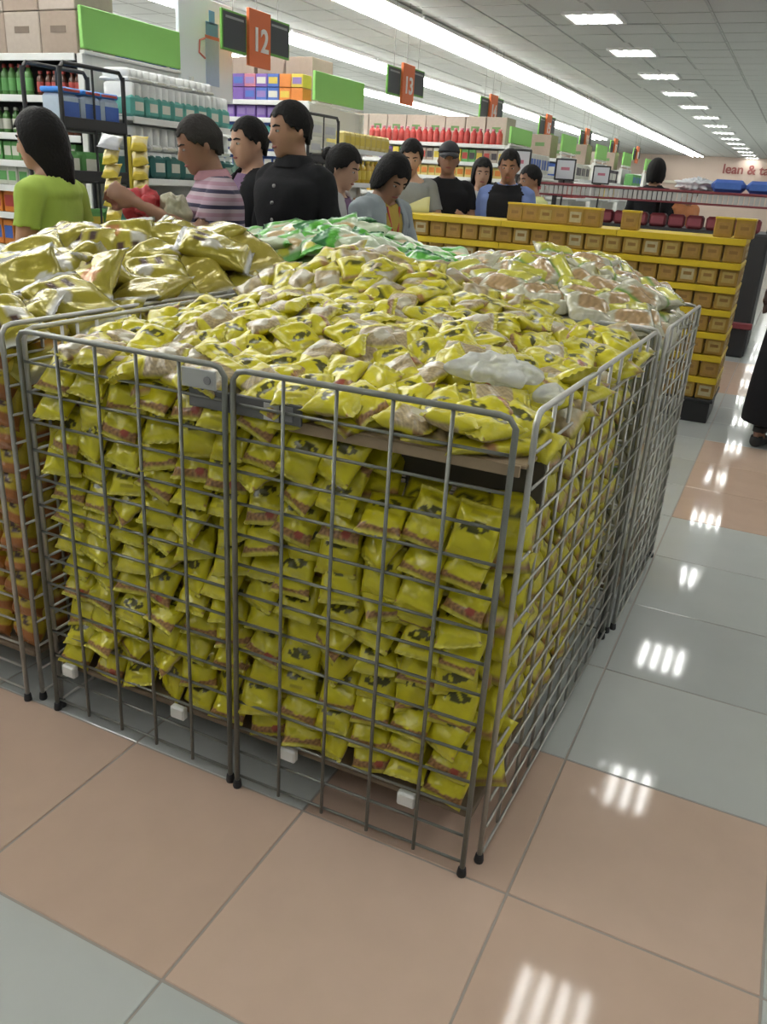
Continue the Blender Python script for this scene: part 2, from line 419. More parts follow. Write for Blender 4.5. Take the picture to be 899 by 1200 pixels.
ymesh = [pack_mesh('noodle_pack', YD, (30, 34), paint_yellow, s, film) for s in range(6)]
def stuff_packs(name, dims, res, paint, mats4, M, label, cat, seeds=4, lump=0.0):
    base = []
    for s in range(seeds):
        V, Fc, U, S = pillow(*dims, *res, s+20, lump); base.append((V, np.array(Fc), np.clip(paint(U, S, s+20), 0, 1)))
    vs_, fs_, cs_ = [], [], []; n = 0
    for i, m4 in enumerate(mats4):
        V, Fc, c = base[i % seeds]; m_ = np.array(m4)
        vs_.append(V @ m_[:3, :3].T + m_[:3, 3]); fs_.append(Fc+n); cs_.append(c); n += len(V)
    V = np.concatenate(vs_); Fc = np.concatenate(fs_); c = np.concatenate(cs_)
    me = bpy.data.meshes.new(name); me.vertices.add(len(V)); me.vertices.foreach_set('co', V.astype(np.float32).ravel())
    me.loops.add(Fc.size); me.loops.foreach_set('vertex_index', Fc.ravel().astype(np.int32))
    me.polygons.add(len(Fc)); me.polygons.foreach_set('loop_start', np.arange(0, Fc.size, 4, dtype=np.int32))
    me.update(calc_edges=True); me.validate(); me.materials.append(M)
    ca = me.color_attributes.new('print', 'FLOAT_COLOR', 'POINT')
    ca.data.foreach_set('color', np.concatenate([c, np.ones((len(c), 1))], 1).astype(np.float32).ravel())
    me.polygons.foreach_set('use_smooth', [True]*len(me.polygons))
    return tag(link(name, me), label, cat, kind='stuff')

prng = random.Random(11)
def stack_pose(p, face_angle, lean, jit=1.0):
    """pack leaning back in a stack: its printed face looks outward and up"""
    g = prng.gauss
    R = Matrix.Rotation(face_angle + g(0, .22)*jit, 4, 'Z') @ Matrix.Rotation(PI/2 - lean + g(0, .16)*jit, 4, 'X') @ Matrix.Rotation(g(0, .16)*jit, 4, 'Z')
    return Matrix.Translation(p) @ R
under = []                      # packs deeper in the stack
NCOL, PITCHX, PITCHZ = 12, (X1-X0-.07)/12, .0655
for c in range(NCOL):
    x = X0 + .035 + PITCHX*(c+.5)
    ztop = .975 if x < -.60 else (.90 if x < -.37 else .835)
    nrow = int((ztop - BASE)/PITCHZ)
    off = prng.uniform(-.012, .012)
    for rrow in range(nrow):
        pz = PITCHZ if x < -.37 else .0630
        p = Vector((x + prng.gauss(0, .007), .052 + prng.gauss(0, .006), BASE + .052 + pz*rrow + off*(rrow/nrow) + prng.gauss(0, .004)))
        me = ymesh[prng.randrange(6)]
        o = link('noodle_pack', me); o.matrix_world = stack_pose(p, prng.gauss(0, .10), math.radians(prng.uniform(26, 50)))
        if prng.random() < .12: o.matrix_world = o.matrix_world @ Matrix.Rotation(PI, 4, 'Z')
        tag(o, 'yellow noodle pack behind the front wires, %s row up, %s column from left' % (ORD[rrow], ORD[c]), 'noodle pack', 'yellow noodle packs')
        q = p + Vector((PITCHX*.5, .075, .01)); under.append(stack_pose(q, 0, .7))
nind = NCOL*11
# right side face of the stack and the packs behind it
ny = 12
for c in range(ny):
    y = .10 + (Y1-.14)*(c+.3)/ny
    nrow = int(((.80 if y < .22 else .955) - BASE)/PITCHZ)
    for rrow in range(nrow):
        for dx, jx in ((.072, 0), (.155, .04)):
            p = Vector((X1 - dx + .03*y + prng.gauss(0, .006), y + jx + prng.gauss(0, .007), BASE + .052 + PITCHZ*rrow + prng.gauss(0, .004)))
            under.append(stack_pose(p, PI/2, math.radians(prng.uniform(26, 50))))
# the loose heap on top
def field(pts):
    P = np.array(pts)
    def h(x, y):
        w = 1/((P[:, 0]-x)**2 + (P[:, 1]-y)**2 + .02)**2
        return float((w*P[:, 2]).sum()/w.sum())
    return h
hY = field([(-1.25, .05, .965), (-.9, .05, .965), (-.5, .05, .955), (-.1, .05, .965), (-1.22, .6, .99), (-.9, .6, 1.05), (-.5, .6, 1.03), (-.1, .6, .985),
            (-1.2, 1.12, 1.05), (-.97, 1.12, 1.165), (-.75, 1.12, 1.125), (-.57, 1.12, 1.045), (-.1, 1.12, .985)])
def heap_pose(h, x, y, dz, tilt, yaw=None, flip=.38):
    e = .03; gx = (h(x+e, y)-h(x-e, y))/(2*e); gy = (h(x, y+e)-h(x, y-e))/(2*e)
    n = Vector((-gx + prng.gauss(0, tilt), -gy - .22 + prng.gauss(0, tilt), 1)).normalized()
    R = n.to_track_quat('Z', 'Y').to_matrix().to_4x4() @ Matrix.Rotation(prng.uniform(0, 2*PI) if yaw is None else yaw + prng.gauss(0, .5), 4, 'Z')
    if prng.random() < flip: R = R @ Matrix.Rotation(PI, 4, 'X')
    return Matrix.Translation((x, y, h(x, y) + dz)) @ R
cands = []
sx = .074
for iy in range(16):
    for ix in range(16):
        x = X0 + .055 + ix*sx + (iy % 2)*sx*.5 + prng.gauss(0, .013); y = .060 + iy*.0715 + prng.gauss(0, .012)
        if x > X1-.045+.03*y or y > Y1-.03 or x < X0+.05: continue
        cands.append((x, y, iy, ix))
cands.sort(key=lambda p: (p[0]-CAM.x)**2 + (p[1]-CAM.y)**2)
budget = 300 - sum(1 for o in COL.objects if o.get('group') == 'yellow noodle packs')
for i, (x, y, iy, ix) in enumerate(cands):
    dz = prng.uniform(-.004, .022)
    if i < budget:
        o = link('yellow_noodle_pack', ymesh[prng.randrange(6)]); o.matrix_world = heap_pose(hY, x, y, dz, .26)
        tag(o, 'yellow noodle pack lying loose on the foreground heap, %s row back, %s from left' % (ORD[iy], ORD[ix]), 'noodle pack', 'yellow noodle packs')
    else: under.append(heap_pose(hY, x, y, dz, .26))
    under.append(heap_pose(hY, x+.03, y+.02, dz-.034, .15))
stuff_packs('noodle_packs', YD, (10, 12), paint_yellow, under, film, 'remaining yellow noodle packs deeper in the foreground cage and along its right side', 'noodle packs')
# cardboard tray that carries the heap at the right
tray = thing('cardboard_tray', 'flattened brown cardboard tray under the heap, at front right of cage', 'cardboard', (0, 0, 0))
part('sheet', MB().box((-.33, .34, .922), (.49, .60, .008), .002), card_m, tray)
part('flap', MB().box((-.335, .032, .915), (.48, .006, .022), .001), card_m, tray)
part('gap_shade', MB().box((-.23, .16, .865), (.30, .008, .10), .001), mat('shade_dark', (.10, .085, .06), .9), tray)  # dark sheet painted in for the shade of the gap below the tray
# crumpled clear bags on the heap
bag_m = mat('clear_bag', (.82, .84, .84), .30, bump=.8, bscale=40, trans=.30, coat=.4, alpha=.72)
def crumple(name, c, r, seed, label, M):
    mb = MB().ellip((0, 0, 0), r, 56, 32); rr = np.random.RandomState(seed); ph = rr.rand(6)*6.28
    mb.v = [tuple(np.array(v)*(1 + .16*math.sin(60*v[0]+ph[0])*math.cos(55*v[1]+ph[1]) + .12*math.sin(95*v[0]-70*v[1]+ph[2]) + .08*math.sin(120*v[2]+ph[3]) - .16*abs(math.sin(75*v[0]+45*v[1]+ph[4])) + .13*abs(math.sin(110*v[1]-60*v[0]+50*v[2]+ph[5])))) for v in mb.v]
    return tag(part(name, mb, M, None, True, c), label, 'plastic bag')
crumple('plastic_bag', (-.235, .285, 1.035), (.085, .06, .032), 1, 'crumpled clear plastic bag lying on the heap near the right corner', bag_m)
crumple('plastic_bag', (-.11, .27, 1.005), (.030, .035, .020), 2, 'small scrap of clear plastic tucked at the right rail', bag_m)

# gold multipacks (left cage)
GD = (.205, .25, .072)
gmesh = [pack_mesh('noodle_multipack', GD, (18, 24), paint_gold, s, foil, .2) for s in range(4)]
hG = field([(-1.42, .1, .985), (-1.6, .2, .975), (-2.2, .1, .95), (-2.6, .1, .93), (-1.42, .7, 1.02), (-1.7, .6, 1.06), (-1.9, .5, 1.03), (-2.24, .8, .995), (-2.6, .6, .95), (-1.83, .8, 1.11), (-1.42, 1.2, 1.10), (-1.72, 1.15, 1.145), (-2.13, 1.12, 1.07), (-2.5, 1.1, .97)])
gunder = []
for iy in range(9):
    for ix in range(9):
        x = -1.44 - ix*.145 - (iy % 2)*.06 + prng.gauss(0, .015); y = .10 + iy*.13 + prng.gauss(0, .012)
        o = link('noodle_multipack', gmesh[prng.randrange(4)])
        o.matrix_world = heap_pose(hG, x, y, prng.uniform(0, .04), .27, yaw=(PI if prng.random() < .5 else 0) + .45, flip=.2)
        tag(o, 'gold foil noodle multipack on the left heap, %s row back, %s from its right' % (ORD[iy], ORD[ix]), 'noodle pack', 'gold noodle multipacks')
        gunder.append(heap_pose(hG, x+.05, y+.04, -.055, .1, yaw=.4))
stuff_packs('noodle_multipacks', GD, (8, 10), paint_gold, gunder, foil, 'more gold foil multipacks buried below the heap at left', 'noodle packs')
SD = (.105, .115, .06)
smesh = [pack_mesh('noodle_pack', SD, (14, 18), paint_stack, s, film) for s in range(3)]
sund = [stack_pose(Vector((-1.405-c*.105, .06, BASE+.055+.068*r_)), 0, .38, .4) for c in range(2, 12) for r_ in range(12)]
for c in range(2):
    for r_ in range(12):
        p = Vector((-1.405 - c*.105 + prng.gauss(0, .004), .060 + prng.gauss(0, .004), BASE + .055 + .068*r_))
        o = link('orange_noodle_pack', smesh[prng.randrange(3)]); o.matrix_world = stack_pose(p, 0, .38, .5)
        tag(o, 'orange-yellow noodle pack in left cage, %s row up, %s column from its right' % (ORD[r_], ORD[c]), 'noodle pack', 'orange-yellow noodle packs in the left cage')
    if c == 0:
        sund += [stack_pose(Vector((-1.40, .16+.1*k, BASE+.055+.068*r_)), PI/2, .38, .4) for k in range(10) for r_ in range(12)]
stuff_packs('noodle_packs', SD, (8, 10), paint_stack, sund, film, 'orange-yellow noodle packs along the divider of the left cage', 'noodle packs')
# green packs
ND = (.15, .18, .045)
nmesh = [pack_mesh('noodle_pack', ND, (18, 22), paint_green, s, film) for s in range(4)]
hN = field([(-1.68, 1.35, 1.10), (-1.5, 1.35, 1.13), (-1.15, 1.35, 1.155), (-.92, 1.35, 1.09), (-1.68, 1.7, 1.14), (-1.45, 1.7, 1.19), (-1.3, 1.7, 1.20), (-1.05, 1.7, 1.12), (-.9, 1.7, 1.06), (-1.5, 2.0, 1.14), (-1.0, 2.0, 1.08)])
nunder = []
for iy in range(7):
    for ix in range(9):
        x = -1.68 + ix*.10 + (iy % 2)*.05 + prng.gauss(0, .012); y = 1.33 + iy*.105 + prng.gauss(0, .012)
        if x > -.88: continue
        o = link('green_noodle_pack', nmesh[prng.randrange(4)]); o.matrix_world = heap_pose(hN, x, y, prng.uniform(0, .02), .18, yaw=.5, flip=.12)
        tag(o, 'green and white noodle pack on the rear heap, %s row back, %s from left' % (ORD[iy], ORD[ix]), 'noodle pack', 'green noodle packs')
        nunder.append(heap_pose(hN, x+.04, y+.04, -.045, .1, yaw=.4))
stuff_packs('noodle_packs', ND, (8, 10), paint_green, nunder, film, 'more green and white noodle packs buried under that heap', 'noodle packs')
# clear wrapped packs
PD = (.165, .20, .055)
pmesh = [pack_mesh('wrapped_noodles', PD, (18, 22), paint_pale, s, clearf, .6) for s in range(4)]
hP = field([(-.75, 1.32, 1.06), (-.45, 1.32, 1.05), (-.10, 1.32, 1.0), (-.72, 1.62, 1.10), (-.42, 1.65, 1.13), (-.12, 1.65, 1.05), (-.7, 1.9, 1.09), (-.42, 1.85, 1.12), (-.10, 1.9, 1.03)])
punder = []
for iy in range(7):
    for ix in range(8):
        x = -.76 + ix*.098 + (iy % 2)*.04 + prng.gauss(0, .012); y = 1.31 + iy*.10 + prng.gauss(0, .012)
        if x > -.10: continue
        o = link('wrapped_noodles', pmesh[prng.randrange(4)]); o.matrix_world = heap_pose(hP, x, y, prng.uniform(0, .03), .18, yaw=-.3, flip=.1)
        tag(o, 'clear wrapped noodle bundle in the rear right cage, %s row back, %s from left' % (ORD[iy], ORD[ix]), 'noodle pack', 'clear wrapped noodle bundles')
        punder.append(heap_pose(hP, x+.03, y+.03, -.05, .1, yaw=.4))
for k in range(4):
    for r_ in range(11):
        punder.append(stack_pose(Vector((-.125, 1.38+.15*k, BASE+.07+.075*r_)), PI/2, .5, .5))
stuff_packs('wrapped_noodle_bundles', PD, (8, 10), paint_pale, punder, clearf, 'clear wrapped noodle bundles stacked lower in the rear right cage', 'noodle packs')

# ------------------------------------------------------------------ island of yellow cartons
IY, IX1, TZ, UW = 4.416, -.022, .1446, .1245
NU = 19; IX0 = IX1 - NU*UW
yel_t = mat('tray_yellow', (.66, .47, .015), .45, noise=.06, nscale=8)
car_m = mat('carton_ochre', (.36, .215, .035), .55, noise=.18, nscale=22)
car_lab = [mat('carton_label_%d' % i, c, .5, noise=.25, nscale=40) for i, c in enumerate(((.44, .32, .09), (.38, .22, .05), (.48, .42, .24)))]
plinth = thing('pallet_plinth', 'black plinth under the island of yellow cartons', 'plinth', (0, 0, 0))
part('deck', MB().box(((IX0+IX1)/2, IY+.255, .148), (IX1-IX0, .53, .022), .004), black_p, plinth)
for k in range(5): part('block', MB().box((IX0+.1+k*(IX1-IX0-.2)/4, IY+.255, .069), (.17, .51, .137), .004), black_p, plinth)
cmeshes = []
for i in range(3):
    body = MB().box((0, 0, .0585), (UW-.010, UW-.010, .117), .007).mesh('yellow_carton', car_m)
    cmeshes.append(body)
lid_me = MB().box((0, 0, .1135), (UW-.007, UW-.007, .014), .003).mesh('lid', yel_t)
lab_me = [MB().box((0, -(UW-.010)/2-.0008, .055), (UW*.62, .0022, .066), .0006).mesh('label_panel', k) for k in car_lab]
logo_me = MB().box((0, -(UW-.010)/2-.0022, .060), (UW*.40, .0016, .020)).mesh('emblem', mat('emblem_brown', (.27, .15, .035), .5))
crng = random.Random(5)
def carton(x, y, z, rz, label):
    t = tag(link('yellow_carton', cmeshes[crng.randrange(3)], None, (x, y, z), (0, 0, rz+crng.gauss(0, .012))), label, 'carton', 'yellow cartons on the island')
    link('lid', lid_me, t); lp = link('label_panel', lab_me[crng.choice((0, 0, 1, 1, 1, 2))], t); link('emblem', logo_me, lp)
    return t
TN = ['bottom tier', 'second tier up', 'third tier up', 'fourth tier up', 'fifth tier up', 'sixth tier up', 'top tier']
for tr in range(7):
    z = .160 + tr*TZ
    for k in range(NU):
        carton(IX1 - UW*(k+.5), IY+UW/2+.004+crng.gauss(0, .003), z, 0, 'ochre carton on the island front face, %s, %s from the right' % (TN[tr], ORD[k]))
    for k in range(1, 4):
        carton(IX1-UW/2, IY+UW*(k+.5)+.01, z, PI/2, 'ochre carton on the island end face, %s, %s from its front corner' % (TN[tr], ORD[k]))
    for s_ in range(3):
        w = (IX1-IX0)/3
        tb = MB(); cx_ = IX0+w*(s_+.5); zz = z+.118
        tb.box((cx_, IY+.255, zz+.012), (w-.004, .525, .0235), .004); tb.box((cx_, IY-.006, zz+.0045), (w-.004, .006, .039), .002)
        tag(part('carton_tray', tb, yel_t), 'flat yellow tray over the %s of island cartons, %s third' % (TN[tr], ('left', 'middle', 'right')[s_]), 'tray', 'yellow trays on the island')
ztop = .160 + 6*TZ + .118 + .0245
for k in range(6): carton(-1.53+k*.105, IY+.13, ztop, crng.gauss(0, .05), 'single ochre carton in the row on top of island, %s from left' % ORD[k])
carton(-.755, IY+.13, ztop, .04, 'lone ochre carton standing on the middle of the island top')
carton(-.175, IY+.12, ztop, .02, 'left one of two ochre cartons on the right end of island top')
carton(-.050, IY+.12, ztop, -.02, 'rightmost ochre carton on the right end of island top')

# ------------------------------------------------------------------ gondolas
g_black = mat('shelf_black', (.025, .025, .027), .55)
g_white = mat('shelf_white', (.66, .66, .63), .5)
g_edge = mat('shelf_edge', (.72, .73, .71), .4)
green_b = mat('header_green', (.25, .56, .13), .55, noise=.03, nscale=4)
def gondola(label, xl, xe, y0, y1, zs, body_m, shelf_m, htop, depth=.40):
    t = thing('shelf_gondola', label, 'shelving', (0, 0, 0))
    yc = y0+depth+.02
    part('back_panel', MB().box(((xl+xe)/2, yc, htop/2), (xe-xl, .03, htop)), body_m, t)
    part('base', MB().box(((xl+xe)/2, (y0+y1)/2, .08), (xe-xl, y1-y0, .16), .005), g_black, t)
    for z in zs:
        s_ = part('shelf', MB().box(((xl+xe)/2, y0+depth/2+.005, z-.012), (xe-xl, depth, .022), .003), shelf_m, t)
        part('price_rail', MB().box(((xl+xe)/2, y0-.006, z-.020), (xe-xl, .012, .042), .003), g_edge, s_)
    part('side_panel', MB().box((xe-.012, y0+depth/2+.03, (htop)/2), (.024, depth-.04, htop), .003), body_m, t)
    return t
def endcap(t, x0, x1, ya, yb, zs, zt, m_):
    part('end_panel', MB().box((x0-.012, (ya+yb)/2, zt/2), (.024, yb-ya, zt), .003), m_, t)
    for y in (ya, yb): part('end_post', MB().box((x0+.02, y, zt/2), (.04, .03, zt), .004), m_, t)
    for z in zs:
        s_ = part('end_shelf', MB().box(((x0+x1)/2, (ya+yb)/2, z-.012), (x1-x0, yb-ya, .022), .003), g_white, t)
        part('price_rail', MB().box((x1+.006, (ya+yb)/2, z-.018), (.012, yb-ya, .040), .003), g_edge, s_)
def header(t, x, ya, yb, za, zb):
    h_ = part('header_board', MB().box((x, (ya+yb)/2, (za+zb)/2), (.03, yb-ya, zb-za), .004), green_b, t)
    h_['label'] = 'plain bright green header board'
    part('header_rail', MB().box((x, (ya+yb)/2, za-.02), (.04, yb-ya, .02), .003), g_white, h_)
    for y in (ya+.1, yb-.1): part('header_stem', MB().box((x-.02, y, za-.12), (.012, .02, .26)), g_white, h_)

G1 = gondola('black shelving of bottles at far left with a green header and tissue end shelves', -8.2, -4.03, 3.05, 4.62, (2.00, 1.76, 1.53, 1.36, 1.20, 1.02, .80, .55, .30), g_black, g_black, 1.99)
endcap(G1, -4.0, -3.60, 3.05, 4.12, (1.655, 1.30, .98, .62, .22), 2.0, g_white); header(G1, -3.985, 3.06, 4.0, 2.03, 2.262)
G2 = gondola('white shelving of purple and blue boxes with a green header, under aisle sign twelve', -8.2, -4.03, 5.9, 6.87, (2.01, 1.86, 1.71, 1.57, 1.42, 1.2, .95, .7, .4), g_white, g_white, 2.0)
endcap(G2, -4.0, -3.60, 5.80, 6.86, (1.63, 1.34, 1.0, .65, .25), 1.98, g_white); header(G2, -3.985, 5.9, 6.87, 2.02, 2.26)
G3 = gondola('white shelving with a long top row of red bottles behind the shoppers', -8.2, -3.06, 8.75, 9.7, (1.84, 1.64, 1.47, 1.25, 1.0, .7, .4), g_white, g_white, 1.83)
endcap(G3, -3.04, -2.68, 8.75, 9.65, (1.55, 1.25, .9, .5), 1.84, g_white); header(G3, -3.02, 8.78, 9.62, 1.87, 2.045)
far = []
for k, (yy, nm) in enumerate(((11.0, 'nearest'), (13.2, 'second'), (15.5, 'third'), (18.0, 'fourth'))):
    g_ = gondola('distant white shelving with a small green header, %s one beyond the red bottles' % nm, -7.5, -3.02, yy, yy+.9, (1.80, 1.55, 1.3, 1.05, .7, .4), g_white, g_white, 1.82)
    endcap(g_, -3.0, -2.68, yy, yy+.88, (1.55, 1.3, .9, .5), 1.84, g_white); header(g_, -2.99, yy+.02, yy+.82, 1.90, 2.12); far.append(g_)

def row(make, xs, y, z, desc, along='x', word='from the left', jit=.004, rz=0.0, group=None):
    """copies of one product set out along a shelf"""
    src = make(); src['group'] = group or desc
    r_ = random.Random(hash(desc) % 1000 if False else len(desc)*7+len(xs))
    for k, x in enumerate(xs):
        lab = '%s, %s %s' % (desc, ORD[k], word)
        p = (x+r_.gauss(0, jit), y+r_.gauss(0, jit), z) if along == 'x' else (y+r_.gauss(0, jit), x+r_.gauss(0, jit), z)
        if k == 0: o = src; o.location = p; o['label'] = lab; o.rotation_euler = (0, 0, rz)
        else: o = dup(src, p, rz+r_.gauss(0, .05), lab)
def bottle(name, cat, h, r, body, cap, lab, n=12):
    def make():
        t = thing(name, '', cat)
        part('body', MB().lathe([(r*.92, 0), (r, .01), (r, h*.62), (r*.92, h*.72), (r*.50, h*.83), (r*.44, h*.90)], n), body, t, True)
        part('cap', MB().lathe([(r*.52, h*.88), (r*.56, h*.90), (r*.56, h*.985), (r*.48, h)], n), cap, t, True)
        part('label', MB().lathe([(r*1.02, h*.16), (r*1.03, h*.18), (r*1.03, h*.54), (r*1.02, h*.56)], n), lab, t, True)
        return t
    return make
def pbox(name, cat, w, d, h, body, panel, bev=.004, side='y'):
    def make():
        t = thing(name, '', cat)
        part('body', MB().box((0, 0, h/2), (w, d, h), bev), body, t)
        if side == 'y': part('front_print', MB().box((0, -d/2-.0008, h*.5), (w*.78, .002, h*.5)), panel, t)
        else: part('front_print', MB().box((w/2+.0008, 0, h*.5), (.002, d*.78, h*.5)), panel, t)
        return t
    return make
C_ = lambda n, c, r=.45: mat(n, c, r, noise=.10, nscale=30)
kraft = C_('kraft', (.32, .25, .20), .85); kraft2 = C_('kraft_pale', (.39, .33, .28), .85)
stamp = C_('stamp_grey', (.17, .13, .10), .8); tape = C_('tape_tan', (.42, .34, .22), .4); gstamp = C_('stamp_green', (.12, .22, .08), .8)
def shipping_box(x, y, z, w, d, h, label, m_, st, group):
    t = thing('shipping_box', label, 'cardboard box', (x, y, z), crng.gauss(0, .02), group)
    part('body', MB().box((0, 0, h/2), (w, d, h), .005), m_, t)
    part('printed_mark', MB().box((0, -d/2-.001, h*.58), (w*.42, .002, h*.16)), st, t)
    part('tape', MB().box((0, 0, h+.0006), (.05, d, .002)), tape, t)
names = [ORD[k] for k in range(12)]
for r_, (zz, hh) in enumerate(((2.0, .245), (2.245, .30))):
    for k in range(8):
        shipping_box(-4.20-k*.31, 3.26, zz, .30, .34, hh-.004, 'brown shipping box on the left shelving, %s layer, %s from the right' % (('lower', 'upper')[r_], ORD[k]), (kraft, kraft2)[(k+r_) % 2], stamp, 'shipping boxes on the left shelving')
for k in range(3): shipping_box(-4.42-k*.33, 6.55, 2.01, .30, .40, .42, 'tall grey-brown shipping box above the purple boxes, %s from the right' % ORD[k], kraft, stamp, 'shipping boxes above the purple boxes')
for k in range(9): shipping_box(-3.35-k*.27, 9.4, 1.84, .26, .34, .33, 'brown shipping box with green mark above the red bottles, %s from right' % ORD[k], kraft2, gstamp, 'shipping boxes above the red bottles')
for gi, g_ in enumerate(far[:3]):
    yy = (11.0, 13.2, 15.5)[gi]
    for k in range(4): shipping_box(-3.3-k*.34, yy+.2, 1.802, .32, .34, .30, 'distant brown shipping box on the %s far shelving, %s from right' % (('nearest', 'second', 'third')[gi], ORD[k]), (kraft, kraft2)[k % 2], gstamp, 'distant shipping boxes')
# G1 products
gl_green = C_('bottle_green', (.10, .24, .07), .2); gl_brown = C_('bottle_brown', (.10, .035, .02), .2); gl_red = C_('sauce_red', (.42, .035, .03), .3)
lb_w = C_('label_white', (.6, .6, .52)); lb_g = C_('label_green', (.12, .34, .10)); lb_r = C_('label_red', (.42, .06, .05)); lb_y = C_('label_yellow', (.62, .47, .06)); lb_b = C_('label_blue', (.05, .12, .42)); lb_o = C_('label_orange', (.62, .20, .03)); lb_p = C_('label_purple', (.16, .08, .34)); lb_k = C_('label_dark', (.06, .05, .06)); lb_pk = C_('label_pink', (.5, .16, .22)); lb_t = C_('label_teal', (.06, .34, .30))
lb_v = C_('label_violet', (.24, .16, .40)); R1 = range
row(bottle('sauce_bottle', 'bottle', .19, .028, gl_green, lb_r, lb_g), [-5.05+.075*k for k in R1(8)], 3.13, 1.76, 'green bottle on the upper left shelf')
row(bottle('sauce_bottle', 'bottle', .15, .026, gl_brown, lb_r, lb_r), [-4.42+.066*k for k in R1(6)], 3.13, 1.76, 'short brown bottle on the upper left shelf')
row(bottle('sauce_bottle', 'bottle', .16, .028, gl_green, lb_w, lb_w), [-5.0+.08*k for k in R1(8)], 3.13, 1.53, 'green bottle with white label on the second left shelf')
row(bottle('sauce_bottle', 'bottle', .15, .026, gl_brown, lb_pk, lb_r), [-4.34+.07*k for k in R1(4)], 3.13, 1.53, 'pink capped bottle on the second left shelf')
row(pbox('pouch_box', 'box', .075, .10, .12, lb_g, lb_w), [-5.0+.085*k for k in R1(11)], 3.13, 1.36, 'green packet on the third left shelf')
row(pbox('pouch_box', 'box', .085, .10, .12, lb_w, lb_g), [-5.0+.095*k for k in R1(10)], 3.13, 1.20, 'white packet with green print on the fourth left shelf')
row(pbox('detergent_box', 'box', .10, .10, .15, lb_o, lb_r), [-5.0+.11*k for k in R1(6)], 3.13, 1.02, 'orange box on the fifth left shelf')
row(pbox('detergent_box', 'box', .10, .10, .15, lb_b, lb_w), [-4.64+.11*k+.32*0 for k in R1(5)], 3.13, .80, 'blue box on the sixth left shelf')
row(pbox('detergent_box', 'box', .10, .10, .17, lb_o, lb_b), [-5.25+.11*k for k in R1(5)], 3.13, .80, 'orange and blue box on the sixth left shelf')
# tissue end shelves
tis_w = mat('tissue_white', (.74, .75, .74), .55, noise=.06, nscale=20, bump=.2, bscale=40); tis_t = C_('tissue_teal', (.10, .36, .31), .4); tis_d = C_('tissue_dark_teal', (.03, .14, .13), .4)
def tissue(w, d, h, lab, frac):
    def make():
        t = thing('tissue_pack', '', 'tissue pack')
        mb = MB(); 
        for sx_ in (-1, 1): mb.lathe([(d*.20, .004), (d*.25, .012), (d*.25, h-.014), (d*.20, h-.003)], 14, (0, sx_*w*.24, 0), sx=1.9, sy=w/d*.96)
        part('rolls', mb, tis_w, t, True)
        part('wrapper', MB().box((0, 0, h*frac/2), (d*1.0, w*.985, h*frac), .018), lab, t)
        part('wrapper_print', MB().box((d*.5+.001, 0, h*frac*.5), (.002, w*.6, h*frac*.4)), lb_w, t)
        return t
    return make
ny = 8; ys = [3.13+.128*k for k in R1(ny)]
row(tissue(.125, .26, .20, tis_t, .62), ys, -3.74, 1.655, 'teal and white tissue pack on the upper end shelf', 'y', 'from the left', .003)
row(tissue(.125, .24, .075, tis_w, .3), ys[:7], -3.76, 1.857, 'white tissue pack laid on top of the teal packs', 'y', 'from the left', .003)
row(tissue(.15, .26, .165, tis_d, .85), [3.14+.155*k for k in R1(7)], -3.74, 1.30, 'dark teal tissue pack on the lower end shelf', 'y', 'from the left', .003)
row(tissue(.15, .24, .145, tis_w, .25), [3.14+.155*k for k in R1(7)], -3.75, 1.467, 'white tissue roll pack above the dark teal packs', 'y', 'from the left', .003)
row(tissue(.15, .26, .2, tis_t, .6), [3.14+.155*k for k in R1(7)], -3.74, .98, 'teal tissue pack on the third end shelf', 'y', 'from the left', .003)
# poster with a blue bottle
po = thing('poster_panel', 'white poster panel with a blue drinking bottle picture beside green header', 'poster', (-4.0, 4.33, 2.0))
part('board', MB().box((0, 0, .20), (.03, .64, .66), .004), mat('poster_white', (.72, .76, .80), .4), po)
bl = C_('poster_blue', (.10, .28, .52)); bl2 = C_('poster_pale_blue', (.36, .45, .62)); blr = C_('poster_red', (.5, .12, .10))
pb = MB(); pb.box((.0165, .06, .13), (.003, .165, .33), .001)
pic = part('bottle_picture', pb, bl2, po); pic['label'] = 'printed blue drinking bottle'
part('bottle_top', MB().box((.0168, .06, .335), (.003, .15, .10), .001), bl, pic)
part('bottle_band', MB().box((.0172, .06, .285), (.003, .17, .022)), blr, pic)
part('bottle_spout', MB().box((.0168, .06, .415), (.003, .07, .09), .001), bl, pic)
part('bottle_handle', MB().tube([(.018, -.03, .27), (.018, -.09, .25), (.018, -.10, .17), (.018, -.03, .14)], .007, 6), blr, pic)
part('poster_leg', MB().box((-.03, -.2, -.10), (.02, .03, .5)), g_white, po); part('poster_leg', MB().box((-.03, .2, -.10), (.02, .03, .5)), g_white, po)
for k, (z, w) in enumerate(((2.0, .2),)):
    row(pbox('bottled_drink_case', 'case', .22, .17, .20, lb_b, lb_r, side='x'), [3.62+.19*q for q in R1(3)], -4.16, 2.27-.27, 'blue drink case standing behind the green header', 'y', 'from the left')
